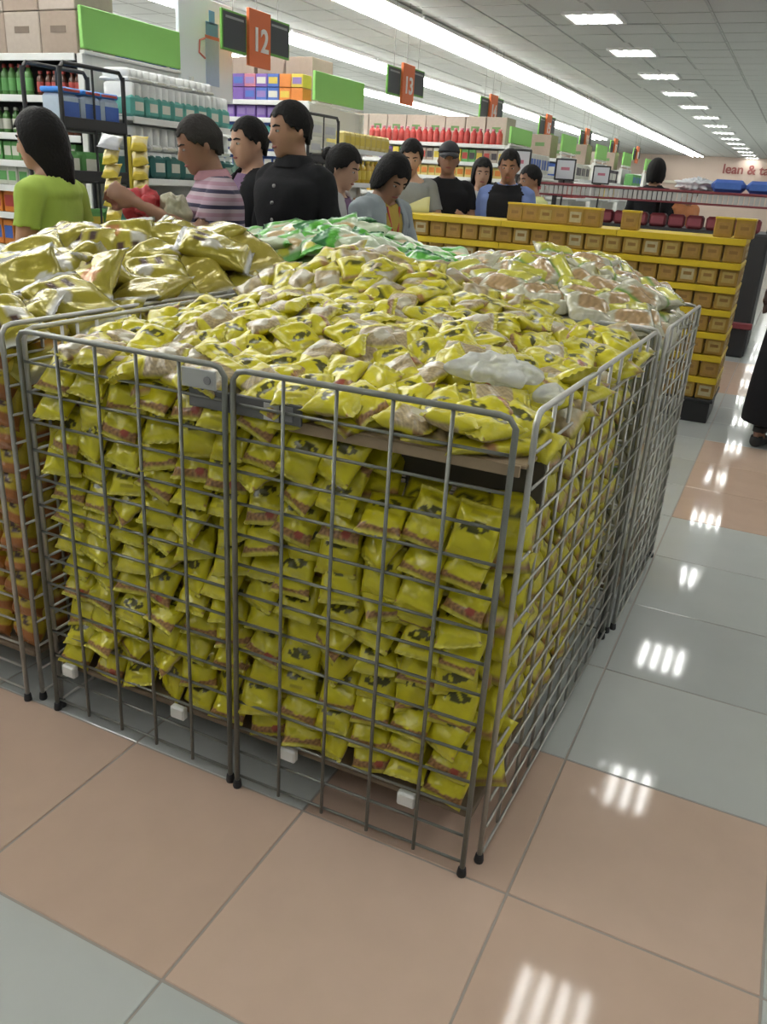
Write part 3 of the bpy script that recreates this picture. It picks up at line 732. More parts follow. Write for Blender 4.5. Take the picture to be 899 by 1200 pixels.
# black racks
def wire_rack(label, x0, x1, ya, yb, zt, shelves):
    t = thing('wire_rack', label, 'rack', (0, 0, 0))
    for x in (x0, x1):
        for y in (ya, yb): part('post', MB().tube([(x, y, 0), (x, y, zt)], .013, 8), g_black, t)
    for x in (x0, x1):
        part('arch', MB().tube([(x, ya, zt-.02), (x, ya+.03, zt+.02), (x, yb-.03, zt+.02), (x, yb, zt-.02)], .012, 8), g_black, t)
        part('middle_bar', MB().tube([(x, (ya+yb)/2, .1), (x, (ya+yb)/2, zt+.01)], .007, 6), g_black, t)
    for z in shelves:
        s_ = part('shelf', MB().box(((x0+x1)/2, (ya+yb)/2, z-.010), (x1-x0, yb-ya, .02), .003), g_black, t)
        part('shelf_lip', MB().box((x1+.005, (ya+yb)/2, z+.02), (.012, yb-ya, .06), .003), g_black, s_)
    return t
wire_rack('black wire rack of blue detergent packs beside the tissue shelves', -3.88, -3.60, 2.48, 2.98, 1.86, (1.56, 1.28, .95, .6, .2))
row(pbox('detergent_pack', 'pack', .16, .15, .17, C_('pack_pale_blue', (.42, .50, .60)), lb_b, .02, 'x'), [2.58, 2.74, 2.89], -3.70, 1.562, 'pale blue detergent pack on the black rack', 'y')
row(pbox('detergent_pack', 'pack', .17, .155, .028, C_('pack_blue', (.03, .20, .62)), lb_r, .008, 'x'), [2.58, 2.74, 2.89], -3.70, 1.733, 'flat blue pack lying on top of detergent', 'y')
row(pbox('noodle_cup', 'pack', .13, .13, .15, lb_g, lb_w, .02, 'x'), [2.57, 2.73, 2.89], -3.70, 1.282, 'green pack on the middle rack shelf', 'y')
row(pbox('noodle_cup', 'pack', .13, .13, .16, lb_g, lb_y, .02, 'x'), [2.57, 2.73, 2.89], -3.70, .952, 'green pack on the lower rack shelf', 'y')
wire_rack('black wire rack with white cards beside the second green header', -3.9, -3.62, 5.2, 5.72, 1.84, (1.5, 1.2, .8, .4))
row(pbox('card_pack', 'pack', .02, .19, .12, lb_w, C_('label_grey', (.5, .5, .52)), .004, 'x'), [5.33, 5.58], -3.63, 1.69, 'white card clipped on the upper black rack', 'y')
row(pbox('card_pack', 'pack', .02, .19, .10, lb_w, C_('label_grey', (.5, .5, .52)), .004, 'x'), [5.33, 5.58], -3.63, 1.56, 'white card clipped on the middle of the black rack', 'y')
row(pbox('snack_box', 'box', .12, .12, .16, lb_o, lb_w, .008, 'x'), [5.30, 5.45, 5.60], -3.70, 1.20, 'orange snack box on the lower rack shelf', 'y')
# hanging snack strip near the tissue shelves
sn = thing('snack_stand', 'thin stand with a hanging strip of yellow snack packs before the tissue', 'stand', (-2.95, 2.28, 0))
part('pole', MB().tube([(0, 0, 0), (0, 0, 1.52)], .010, 8), g_black, sn); part('foot', MB().box((0, 0, .012), (.30, .30, .024), .005), g_black, sn)
part('strip', MB().box((.016, -.012, 1.28), (.022, .022, .46), .003), mat('strip_yellow', (.6, .5, .05), .4), sn)
snm = pack_mesh('snack_pack', (.085, .10, .05), (14, 16), lambda U, S, s: np.where((np.abs(U[:, 1]) < .35)[:, None], np.array([[.62, .52, .22]]), np.array([[.64, .50, .05]])), 3, film)
snw = pack_mesh('snack_pack', (.11, .10, .03), (14, 16), lambda U, S, s: np.where((U[:, 1] > .1)[:, None], np.array([[.62, .62, .66]]), np.array([[.55, .56, .60]])), 4, film)
for k in range(6):
    for side in (0, 1):
        o = link('snack_pack', snm if side or k else snw, None, (-2.95+.02+.055*(side*2-1), 2.28-.055+.045*(side*2-1), 1.48-.068*k), (.75, .1*(-1)**k, .45+.25*side))
        tag(o, 'yellow snack pack on the hanging strip, %s column, %s from the top' % (('left', 'right')[side], ORD[k]), 'snack pack', 'snack packs on the hanging strip')
# G2 products: boxes
for zi, (z, cols) in enumerate(((2.01, (lb_p, lb_p, lb_p, lb_p, lb_b, lb_b, lb_o, lb_o)), (2.125, (lb_p, lb_p, lb_p, lb_pk, lb_p, lb_b, lb_o, lb_y)))):
    for k, cm in enumerate(cols):
        t = pbox('carton_box', 'box', .125, .16, .11, cm, (lb_v, lb_v, lb_p, lb_b, lb_v, lb_w, lb_y, lb_o)[(k+zi) % 8])(); t.location = (-5.10+.13*k, 6.02, z)
        t['label'] = 'small coloured box above the top purple shelf, %s layer, %s from left' % (('lower', 'upper')[zi], ORD[k]); t['group'] = 'boxes on the purple top shelf'
row(pbox('carton_box', 'box', .11, .14, .11, lb_p, lb_v), [-5.05+.12*k for k in R1(9)], 6.0, 1.86, 'purple box on the second shelf under sign twelve')
row(pbox('carton_box', 'box', .10, .14, .11, lb_b, lb_t), [-5.05+.11*k for k in R1(10)], 6.0, 1.71, 'blue box on the third shelf under sign twelve')
row(pbox('carton_box', 'box', .10, .14, .10, C_('label_navy', (.03, .05, .2)), lb_w), [-5.05+.11*k for k in R1(10)], 6.0, 1.57, 'navy box on the fourth shelf under sign twelve')
row(pbox('carton_box', 'box', .10, .14, .11, lb_b, lb_w), [-5.05+.11*k for k in R1(10)], 6.0, 1.42, 'blue box with white print on the fifth shelf under sign twelve')
yb_ = C_('pouch_yellow', (.62, .50, .16), .35)
row(pbox('yellow_pouch', 'pouch', .20, .095, .14, yb_, lb_y, .014, 'x'), [5.90+.105*k for k in R1(9)], -3.72, 1.63, 'pale yellow pouch on the upper end shelf', 'y')
row(bottle('oil_bottle', 'bottle', .20, .042, C_('oil_yellow', (.58, .38, .04), .2), lb_y, lb_y), [5.90+.105*k for k in R1(9)], -3.68, 1.34, 'yellow oil bottle on the second end shelf', 'y')
row(bottle('oil_bottle', 'bottle', .20, .042, C_('oil_amber', (.48, .25, .03), .2), lb_o, lb_o), [5.90+.105*k for k in R1(9)], -3.68, 1.0, 'amber oil bottle on the third end shelf', 'y')
# G3 products
row(bottle('ketchup_bottle', 'bottle', .17, .0385, gl_red, lb_pk, lb_r, 10), [-4.85+.080*k for k in R1(22)], 8.84, 1.84, 'red sauce bottle on the long top shelf')
for k in range(20):
    t = pbox('carton_box', 'box', .085, .12, .14, (kraft2, lb_w, lb_g, kraft, lb_p, lb_y)[(k*k+k//3) % 6], (lb_k, lb_y, lb_r)[k % 3])(); t.location = (-4.85+.092*k, 8.84, 1.64)
    t['label'] = 'small mixed box below the red bottles, %s from the left' % ORD[k]; t['group'] = 'boxes below the red bottles'
row(pbox('yellow_pack', 'pack', .09, .12, .12, yb_, lb_o), [-4.85+.096*k for k in R1(19)], 8.84, 1.47, 'yellow pack on the third shelf below the red bottles')
row(bottle('oil_bottle', 'bottle', .19, .04, C_('oil_yellow', (.58, .38, .04), .2), lb_o, lb_y), [-4.85+.1*k for k in R1(18)], 8.84, 1.25, 'orange bottle on the fourth shelf below the red bottles')
row(pbox('end_pack', 'pack', .16, .11, .22, lb_w, lb_b, .01, 'x'), [8.82+.12*k for k in R1(7)], -2.82, 1.55, 'white pack on the end shelf under the third green header', 'y')
row(pbox('end_pack', 'pack', .16, .11, .18, lb_r, lb_w, .01, 'x'), [8.82+.12*k for k in R1(7)], -2.82, 1.25, 'red pack on the end shelf under the third green header', 'y')
for gi in range(4):
    yy = (11.0, 13.2, 15.5, 18.0)[gi]; nm = ('nearest', 'second', 'third', 'fourth')[gi]
    row(pbox('end_pack', 'pack', .16, .11, .2, (lb_w, lb_k, lb_g, lb_w)[gi], (lb_k, lb_w, lb_b, lb_r)[gi], .01, 'x'), [yy+.07+.12*k for k in R1(7)], -2.82, 1.55, 'distant pack on upper end shelf of the %s far shelving' % nm, 'y')
    row(pbox('end_pack', 'pack', .16, .11, .18, (lb_r, lb_y, lb_k, lb_b)[gi], lb_w, .01, 'x'), [yy+.07+.12*k for k in R1(7)], -2.82, 1.30, 'distant pack on lower end shelf of the %s far shelving' % nm, 'y')
    row(pbox('shelf_pack', 'pack', .15, .14, .19, (lb_b, lb_w, lb_y, lb_k)[gi], lb_w, .01), [-4.3+.17*k for k in R1(8)], yy+.1, 1.55, 'distant pack on aisle shelf of the %s far shelving' % nm)
# placards in black frames on stands
for k, (x, y, s_, nm) in enumerate(((-2.55, 7.7, .22, 'nearest one'), (-2.52, 9.56, .21, 'middle one'), (-2.52, 11.68, .21, 'farthest one'))):
    t = thing('sign_stand', 'white notice in a black frame on a stand, %s' % nm, 'sign', (x, y, 0), .3, 'framed notices on stands')
    part('pole', MB().tube([(0, 0, 0), (0, 0, 1.52)], .012, 8), g_black, t); part('foot', MB().lathe([(.14, 0), (.14, .012), (.02, .03)], 16), g_black, t)
    f_ = part('frame', MB().box((0, 0, 1.63), (s_+.04, .02, s_+.04), .004), g_black, t)
    part('sheet', MB().box((0, -.0115, 1.63), (s_, .003, s_)), mat('sheet_white', (.62, .63, .66), .6), f_)
    part('printed_line', MB().box((0, -.0135, 1.63+.01), (s_*.5, .001, s_*.16)), lb_pk, f_)
# aisle signs
orange = mat('sign_orange', (.72, .16, .045), .5); dkb = mat('sign_dark', (.045, .052, .056), .5); gtrim = mat('sign_green_trim', (.14, .38, .06), .5); numw = mat('number_white', (.85, .82, .8), .5)
for k in range(7):
    yy = 4.22 + 2.76*k
    t = thing('aisle_sign', 'hanging orange aisle sign number %s between dark boards' % ('twelve', 'thirteen', 'fourteen', 'fifteen', 'sixteen', 'seventeen', 'eighteen')[k], 'aisle sign', (-3.78, yy, 0), 0, 'hanging aisle signs')
    ob = part('number_board', MB().box((.02, .455, 2.315), (.03, .29, .38), .004), orange, t)
    text_part('number', str(12+k), .22, numw, ob, (.037, .455, 2.30), (PI/2, 0, PI/2))
    for y0, y1, z0, z1 in ((0, .31, 2.19, 2.45), (.60, .91, 2.235, 2.49)):
        b_ = part('category_board', MB().box((0, (y0+y1)/2, (z0+z1)/2), (.02, y1-y0, z1-z0), .003), gtrim, t)
        part('board_face', MB().box((.0105, (y0+y1)/2, (z0+z1)/2), (.004, y1-y0-.03, z1-z0-.03)), dkb, b_)
        part('printed_line', MB().box((.0135, (y0+y1)/2, z1-.045), (.001, (y1-y0)*.72, .016)), mat('print_grey', (.35, .36, .37), .6), b_)
    for y in (.15, .455, .75): part('hanger', MB().tube([(0, y, 2.44), (0, y, CEIL)], .003, 5), wire_m, t)

# ------------------------------------------------------------------ chiller, trolley
CY = 7.2
ch = thing('meat_chiller', 'long dark chiller with maroon rails and a grey slatted canopy behind the island', 'chiller', (0, 0, 0))
mar = mat('chiller_maroon', (.20, .035, .045), .45); chg = mat('chiller_grey', (.42, .42, .41), .4)
CX0, CX1 = -2.15, .02
part('cabinet', MB().box(((CX0+CX1)/2, CY+.55, .56), (CX1-CX0, 1.0, 1.12), .02), g_black, ch)
part('bumper_rail', MB().box(((CX0+CX1)/2, CY+.04, .30), (CX1-CX0+.04, .05, .06), .01), mar, ch)
part('canopy_rail', MB().box(((CX0+CX1)/2, CY+.30, 1.445), (CX1-CX0, .60, .022), .005), mar, ch)
part('lower_rail', MB().box(((CX0+CX1)/2, CY+.03, 1.345), (CX1-CX0, .04, .018), .005), mar, ch)
for k in range(48): part('slat', MB().box((CX0+.03+k*.0449, CY+.02, 1.393), (.036, .02, .078), .003), chg, ch)
for x in (CX0+.03, (CX0+CX1)/2, CX1-.03): part('canopy_post', MB().box((x, CY+.5, 1.28), (.04, .04, .33)), g_black, ch)
row(pbox('meat_tray', 'pack', .15, .12, .12, mar, C_('label_wine', (.26, .06, .08)), .02), [CX0+.14+.17*k for k in R1(12)], CY+.14, 1.122, 'dark red packet in the chiller')
row(pbox('blue_bag', 'bag', .30, .26, .11, lb_b, C_('label_azure', (.06, .16, .50)), .04), [-.42, -.12], CY+.3, 1.457, 'blue bag on the chiller canopy')
crumple('white_sack', (-.72, CY+.34, 1.51), (.17, .12, .058), 5, 'white sack lying on the right part of the chiller canopy', mat('sack_white', (.7, .72, .75), .5))
tr = thing('shopping_trolley', 'shopping trolley with a red handle beyond the clear wrapped packs', 'trolley', (-1.42, 3.35, 0), -.55)
part('handle', MB().tube([(-.26, -.02, .985), (.26, -.02, .985)], .02, 10), mat('handle_red', (.40, .06, .05), .4), tr)
bk = MB()
for z, s_ in ((.95, 1), (.8, .93), (.66, .86), (.54, .8)):
    x, y0, y1 = .26*s_, .02, .75*s_
    bk.tube([(-x, y0, z), (x, y0, z), (x, y1, z), (-x, y1, z), (-x, y0, z)], .004, 6)
for k in range(9):
    f_ = k/8*2-1
    bk.tube([(.26*f_, .02, .95), (.208*f_, .02, .54)], .003, 5); bk.tube([(.26*f_, .75, .95), (.208*f_, .6, .54)], .003, 5)
for k in range(10):
    for s_ in (-1, 1): bk.tube([(s_*.26, .02+.073*k, .95), (s_*.208, .02+.058*k, .54)], .003, 5)
part('basket', bk, wire_l, tr, True)
for s_ in (-1, 1):
    part('frame_side', MB().tube([(s_*.26, -.02, .98), (s_*.25, .0, .55), (s_*.24, .05, .14), (s_*.22, .7, .14)], .011, 8), wire_l, tr, True)
    for y in (.08, .68): part('wheel', MB().tube([(s_*.23-.015, y, .062), (s_*.23+.015, y, .062)], .06, 16), black_p, tr)
part('baby_seat', MB().tube([(.05, .03, .95), (.07, .02, 1.02), (.16, .02, 1.05), (.25, .02, 1.02), (.26, .03, .95)], .008, 8), wire_l, tr, True)

# ------------------------------------------------------------------ people
TORSO = [(.84, .135, .095, 0), (.90, .160, .112, -.008), (.97, .162, .112, -.005), (1.05, .143, .100, .004), (1.13, .143, .102, .006), (1.22, .158, .110, .008), (1.31, .170, .110, .002), (1.37, .168, .095, -.008), (1.405, .135, .078, -.014), (1.43, .085, .066, -.016), (1.455, .058, .058, -.012), (1.49, .052, .056, -.002), (1.53, .050, .055, .006)]
HEAD = [(1.470, .022, .026, .062), (1.480, .038, .045, .046), (1.500, .052, .066, .030), (1.530, .063, .083, .016), (1.560, .070, .092, .008), (1.600, .075, .097, .002), (1.640, .073, .095, -.002), (1.670, .060, .079, -.003), (1.690, .040, .053, -.003), (1.702, .012, .018, -.003)]
def resample(S, dz):
    S = np.array(S); z = np.arange(S[0, 0], S[-1, 0]+1e-6, dz); return [(a, *[float(np.interp(a, S[:, 0], S[:, k])) for k in (1, 2, 3)]) for a in z]
def ring(z, a, b, oy, n=24, p=2.4):
    out = []
    for k in range(n):
        c, s_ = math.cos(2*PI*k/n), math.sin(2*PI*k/n)
        out.append(Vector((a*math.copysign(abs(c)**(2/p), c), oy + b*math.copysign(abs(s_)**(2/p), s_), z)))
    return out
SKIN = mat('skin_tan', (.40, .215, .135), .55, noise=.05, nscale=30); SKIN2 = mat('skin_light', (.50, .30, .20), .55, noise=.05, nscale=30); SKIN3 = mat('skin_brown', (.32, .17, .11), .55, noise=.05, nscale=30)
HAIR = mat('hair_black', (.010, .009, .009), .65, bump=.6, bscale=90, spec=.18); HAIRG = mat('hair_greying', (.04, .036, .034), .75, bump=.6, bscale=90, spec=.15)
EYEW = mat('eye_white', (.42, .40, .38), .3); IRIS = mat('iris_dark', (.02, .012, .01), .2); LIPS = mat('lips', (.33, .10, .085), .45)
def person(label, pos, H, phi, hair='short', layers=(), bottoms=None, skin=SKIN, arms=None, lean=0.0, head=(0, 0), girth=1.0, hairm=HAIR, voxel=.011, shoes=black_p, stride=0.0):
    s = H/1.702
    t = Vector((CAM.x-pos[0], CAM.y-pos[1])).normalized(); rgt = Vector((-t.y, t.x))
    f_ = math.cos(math.radians(phi))*t + math.sin(math.radians(phi))*rgt
    root = thing('person', label, 'person', (pos[0], pos[1], 0), math.atan2(-f_.x, f_.y))
    Rh = Matrix.Rotation(math.radians(head[0]), 3, 'Z') @ Matrix.Rotation(-math.radians(head[1]), 3, 'X'); ph = Vector((0, -.005, 1.475))
    def lean_tf(p):
        w = min(1, max(0, (p.z-.90)/.22)); R = Matrix.Rotation(-math.radians(lean)*w, 3, 'X'); pv = Vector((0, 0, .93))
        return R @ (p-pv) + pv
    def head_tf(p): return lean_tf(Rh @ (p-ph) + ph)
    src_p, src_d = [], []
    mb = MB()
    def add(rings, tg, ts, tf):
        rr = [[tf(p)*s for p in r] for r in rings]; mb.ring_loft(rr)
        for r0, r1, tt in zip(rings, rr, ts):
            for p0, p1 in zip(r0, r1): src_p.append(p1); src_d.append((tg, tt, p0.x, p0.y, p0.z))
    S_ = resample(TORSO, .02); rs = [ring(z, a*(girth if z < 1.36 else 1), b*(girth if z < 1.36 else 1), oy) for z, a, b, oy in S_]
    add(rs, 'torso', [z for z, *_ in S_], lean_tf)
    S_ = resample(HEAD, .012)+[HEAD[-1]]; rs = [ring(z, a, b, oy, 24, 2.15) for z, a, b, oy in S_]
    add(rs, 'head', [z for z, *_ in S_], head_tf)
    def seg(pts, rad, tg, ts, tf, n=12, sub=4):
        P, R, Tt = [], [], []
        for i in range(len(pts)-1):
            for q in range(sub):
                w = q/sub; P.append(Vector(pts[i]).lerp(Vector(pts[i+1]), w)); R.append(rad[i]*(1-w)+rad[i+1]*w); Tt.append(ts[i]*(1-w)+ts[i+1]*w)
        P.append(Vector(pts[-1])); R.append(rad[-1]); Tt.append(ts[-1])
        tmp = MB().tube(P, R, n); rings = [[Vector(v) for v in tmp.v[i*n:(i+1)*n]] for i in range(len(P))]
        add(rings, tg, Tt, tf)
    seg([(0, .094, 1.596), (0, .106, 1.575), (0, .114, 1.556), (0, .098, 1.545)], [.008, .010, .0135, .009], 'head', [1.6, 1.58, 1.56, 1.55], head_tf, 10, 3)
    for sx_ in (-1, 1):
        seg([(sx_*.073, -.004, 1.540), (sx_*.081, -.010, 1.565), (sx_*.080, -.014, 1.590)], [.010, .014, .010], 'head', [1.55, 1.57, 1.59], head_tf, 8, 3)
        el, wr = (arms or {}).get(sx_, ((sx_*.235, -.03, 1.11), (sx_*.225, .06, .87)))
        sh = (sx_*.165, -.010, 1.372)
        seg([(sx_*.12, -.008, 1.365), sh, el, wr], [.055, .054, .040, .026], 'arm', [0, .05, 1, 2], lean_tf, 12, 6)
        d = (Vector(wr)-Vector(el)).normalized(); inn = Vector((-sx_, 0, 0)); nrm = (inn - d*inn.dot(d))
        nrm = nrm.normalized() if nrm.length > .2 else Vector((0, 0, -1)); wd = d.cross(nrm).normalized()
        if wd.y < 0: wd = -wd
        w0 = Vector(wr); rings = []
        for q, (a, b) in enumerate(((.024, .020), (.034, .018), (.040, .016), (.040, .014))):
            c0 = w0 + d*(.028*q)
            rings.append([c0 + wd*(a*math.cos(2*PI*k/12)) + nrm*(b*math.sin(2*PI*k/12)) for k in range(12)])
        add(rings, 'hand', [2.1]*4, lean_tf)
        for q, ln in enumerate((.062, .074, .070, .054)):
            b0 = w0 + d*.078 + wd*(.030-.020*q); b1 = b0 + d*ln*.5 + nrm*.006 + wd*(.004*(1.5-q)); b2 = b1 + d*ln*.42 + nrm*ln*.35
            seg([b0, b1, b2], [.0095, .0088, .0072], 'hand', [2.2, 2.3, 2.4], lean_tf, 8, 2)
        b0 = w0 + d*.02 + wd*.022; b1 = b0 + wd*.028 + d*.028 + nrm*.010; b2 = b1 + d*.030 + wd*.006 + nrm*.008
        seg([b0, b1, b2], [.013, .011, .008], 'hand', [2.2, 2.3, 2.4], lean_tf, 8, 2)
        st = stride*sx_
        ank = Vector((sx_*.090, st, .085)); knee = Vector((sx_*.088, .02+st*.5, .48))
        seg([(sx_*.078, 0, .92), (sx_*.086, .005+st*.1, .80), knee, (sx_*.09, -.008+st*.8, .34), ank], [.090*girth, .086*girth, .060, .056, .038], 'leg', [0, .3, 1, 1.4, 2], lambda p: p, 14, 4)
        rings = []
        for yy, a, b, zz in ((-.065, .026, .030, .034), (-.03, .036, .042, .044), (.03, .040, .040, .044), (.10, .046, .028, .030), (.16, .042, .020, .022), (.19, .024, .014, .016)):
            rings.append([Vector((ank.x + a*math.cos(2*PI*k/12), ank.y+yy, zz + b*math.sin(2*PI*k/12)*.98)) for k in range(12)])
        add([[Vector((p.x, p.y, max(p.z, .004))) for p in r] for r in rings], 'foot', [3]*6, lambda p: p)
        seg([ank + Vector((0, 0, .06)), ank + Vector((0, .01, -.04))], [.038, .036], 'foot', [3, 3], lambda p: p, 12, 2)
    tmp = bpy.data.objects.new('tmp', mb.mesh('tmp', skin)); COL.objects.link(tmp)
    md = tmp.modifiers.new('r', 'REMESH'); md.mode = 'VOXEL'; md.voxel_size = voxel*s
    md2 = tmp.modifiers.new('s', 'SMOOTH'); md2.factor = .5; md2.iterations = 3
    me = bpy.data.meshes.new_from_object(tmp.evaluated_get(bpy.context.evaluated_depsgraph_get()))
    bpy.data.objects.remove(tmp); me.materials.clear(); me.materials.append(skin); me.name = 'body'
    me.polygons.foreach_set('use_smooth', [True]*len(me.polygons)); link('body', me, root)
    kd = kdtree.KDTree(len(src_p))
    for i, p in enumerate(src_p): kd.insert(p, i)
    kd.balance()
    nv = len(me.vertices); co = np.zeros(nv*3); me.vertices.foreach_get('co', co); co = co.reshape(-1, 3)
    no = np.zeros(nv*3); me.vertices.foreach_get('normal', no); no = no.reshape(-1, 3)
    info = []
    for p in co:
        near = kd.find_n(p, 3); i0 = near[0][1]; tg, tt = src_d[i0][:2]
        ws = [1/(n[2]+1e-4) for n in near if src_d[n[1]][0] == tg]; ds = [src_d[n[1]] for n in near if src_d[n[1]][0] == tg]; W = sum(ws)
        info.append((tg, sum(w*d[1] for w, d in zip(ws, ds))/W, sum(w*d[2] for w, d in zip(ws, ds))/W, sum(w*d[3] for w, d in zip(ws, ds))/W, sum(w*d[4] for w, d in zip(ws, ds))/W))
    faces = [tuple(p.vertices) for p in me.polygons]
    def garment(name, fn, off, m_):
        keep = [fn(*i) for i in info]; fs = [f for f in faces if all(keep[v] for v in f)]
        if not fs: return None
        used = sorted({v for f in fs for v in f}); mp = {v: k for k, v in enumerate(used)}
        sub = co[used]; wob = .0035*np.sin(38*sub[:, 2]+9*sub[:, 0])*np.sin(31*sub[:, 0]+17*sub[:, 1])
        pv = sub + no[used]*(off + wob)[:, None]
        g_ = bpy.data.meshes.new(name); g_.from_pydata(pv.tolist(), [], [tuple(mp[v] for v in f) for f in fs]); g_.materials.append(m_)
        g_.polygons.foreach_set('use_smooth', [True]*len(g_.polygons)); g_.update()
        o = link(name, g_, root); so = o.modifiers.new('thick', 'SOLIDIFY'); so.thickness = off*.7; so.offset = -1
        return o
    if bottoms is not None:
        skirt = bottoms
        garment('trousers', lambda tg, tt, x, y, z: (tg == 'leg' and tt < 1.93) or (tg == 'torso' and z < 1.01), .010, skirt)
    for sx_ in (-1, 1): garment('shoe', lambda tg, tt, x, y, z: tg == 'foot' and x*sx_ > 0, .006, shoes)
    for (nm, m_, sleeve, neck, hem, opening, off) in layers:
        garment(nm, lambda tg, tt, x, y, z: (tg == 'torso' and hem < z < neck and not (opening > 0 and y > 0 and abs(x) < opening) and not (opening < 0 and abs(x) > -opening)) or (tg == 'arm' and tt < sleeve) or (tg == 'leg' and z > hem and hem < .9), off, m_)
    # collar
    def put(name, b, m_, tf, parent=root, smooth=True):
        b.v = [tuple(tf(Vector(v))*s) for v in b.v]; return part(name, b, m_, parent, smooth)
    for sx_ in (-1, 1):
        e = put('eye', MB().ellip((sx_*.031, .0835, 1.586), (.0135, .0100, .0062), 10, 6), EYEW, head_tf)
        put('iris', MB().ellip((sx_*.031, .0902, 1.586), (.0062, .0045, .0058), 8, 6), IRIS, head_tf, e)
        put('eyebrow', MB().tube([(sx_*.013, .0975, 1.606), (sx_*.032, .0935, 1.611), (sx_*.050, .079, 1.606)], [.004, .0045, .0025], 6), hairm, head_tf)
    put('mouth', MB().ellip((0, .0955, 1.519), (.024, .0085, .0065), 12, 6), LIPS, head_tf)
    # hair
    if hair != 'cap':
        th = .013 if hair == 'short' else .022; n = 48; rows = 16; rings = []
        bots = []
        for k in range(n):
            a = 2*PI*k/n; th_ = abs((a+PI) % (2*PI) - PI)       # 0 at the front
            front = 1.648; side = 1.590 if hair in ('short', 'bun') else 1.52; back = {'short': 1.520, 'long': 1.395, 'bob': 1.475, 'bun': 1.525}[hair]
            if th_ < .75: b = front
            elif th_ < 1.25: b = front + (side-front)*(th_-.75)/.5
            elif th_ < 1.9: b = side + (back-side)*(th_-1.25)/.65*(1 if hair != 'short' else .6)
            else: b = back if hair != 'short' else side + (back-side)*min(1, .6+.4*(th_-1.9)/.5)
            bots.append(b + .007*math.sin(9*a+1) + .005*math.sin(23*a))
        ztop = 1.702+th
        for r_ in range(rows+2):
            q = min(r_, rows)/rows; rg = []
            for k in range(n):
                a = 2*PI*k/n; zb = bots[k]; z = ztop - (ztop-zb)*q**1.25
                hh = 1.59; k_ = math.sqrt(max(0, 1-((z-hh)/(ztop-hh))**2)) if z > hh else 1.0
                if z < 1.54: k_ = 1.0 - (1.3 if hair == 'long' else 1.8)*(1.54-z) if hair in ('long', 'bob') else .955-3.0*(1.54-z)
                if hair in ('short', 'bun') and z < 1.60: k_ = 1 - 2.9*(1.60-z)
                k_ *= 1 + .02*math.sin(7*a+4*q)*q + .022*math.sin(17*a+9*q)*math.sin(11*q+3*a)
                if r_ == rows+1: k_ *= .80; z += .004
                rg.append(Vector((math.sin(a)*(.076+th)*k_, math.cos(a)*(.098+th*.9)*k_ - .004 - (.010 if hair == 'long' and z < 1.5 else 0), z)))
            rings.append(rg)
        b = MB(); b.ring_loft(rings, True); put('hair', b, hairm, head_tf)
        if hair == 'bun': put('hair_bun', MB().ellip((0, -.118, 1.615), (.042, .036, .042), 14, 10), hairm, head_tf)
    else:
        b = MB(); n = 36; rings = []
        for r_ in range(10):
            q = r_/9; z = 1.722 - .088*q**1.3; k_ = math.sqrt(max(.0004, 1-((z-1.615)/(1.7225-1.615))**2)) if z > 1.615 else 1
            rings.append([Vector((math.sin(2*PI*k/n)*.090*k_, math.cos(2*PI*k/n)*.112*k_-.003, z)) for k in range(n)])
        b.ring_loft(rings, True); cap = put('cap', b, mat('cap_black', (.014, .014, .018), .7), head_tf)
        v = MB(); rr = []
        for r_, (y, w) in enumerate(((.085, .080), (.125, .078), (.155, .066), (.172, .040))):
            rr.append([Vector((x*w, y-.02*x*x, 1.640-.012*r_-.02*x*x+dz)) for x, dz in [(-1+.25*i, 0) for i in range(9)] + [(1-.25*i, -.004) for i in range(9)]])
        v.ring_loft(rr, True); put('visor', v, mat('cap_black', (.014, .014, .018), .7), head_tf, cap)
        b = MB(); rings = []
        for r_ in range(5):
            z = 1.66-.13*r_/4
            rings.append([Vector((math.sin(a)*.082, math.cos(a)*.103-.006, z)) for a in [1.35+(2*PI-2.7)*k/23 for k in range(24)]])
        nn = 24
        for r_ in rings: b.v.extend([tuple(p) for p in r_])
        for i in range(4):
            for j in range(nn-1): b._f(i*nn+j, i*nn+j+1, (i+1)*nn+j+1, (i+1)*nn+j)
        put('hair', b, hairm, head_tf)
    def extra(name, b, m_, tfk='lean', parent=None): return put(name, b, m_, lean_tf if tfk == 'lean' else head_tf, parent or root)
    root['_'] = 0; del root['_']
    return root, extra
cl = lambda n, c: mat(n, c, .88, noise=.10, nscale=14, bump=.25, bscale=30)
jeans = cl('jeans_dark', (.03, .04, .075)); blackc = mat('cloth_black', (.014, .014, .016), .9, spec=.2, bump=.25, bscale=30); greyc = cl('cloth_grey', (.26, .27, .26)); jackg = cl('cloth_blue_grey', (.27, .31, .33)); limec = cl('cloth_lime', (.36, .49, .085))
purple = cl('cloth_purple', (.13, .07, .14)); bluec = cl('cloth_blue', (.17, .24, .50)); whitec = cl('cloth_white', (.52, .52, .52)); lemon = cl('cloth_lemon', (.55, .58, .25)); pinkc = cl('cloth_pink', (.42, .22, .26))
stripes = stripe_mat('cloth_striped', ((.40, .29, .36), (.34, .20, .26), (.42, .33, .38), (.035, .03, .07)), .062)
TEE = ('tee_shirt', .52, 1.425, .86)
def L_(name, m_, sleeve, neck=1.425, hem=.86, opening=0, off=.012): return (name, m_, sleeve, neck, hem, opening, off)
fwd = lambda sx_, y, z, ez=1.13: ((sx_*.245, .07, ez), (sx_*.14, y, z))
person('woman with long dark hair in a lime green tee seen from behind', (-2.58, 1.40), 1.56, -122, 'long', [L_('tee_shirt', limec, .62)], jeans, SKIN, {-1: ((-.225, .03, 1.10), (-.17, .16, .90))}, 3, (10, 6), .9)
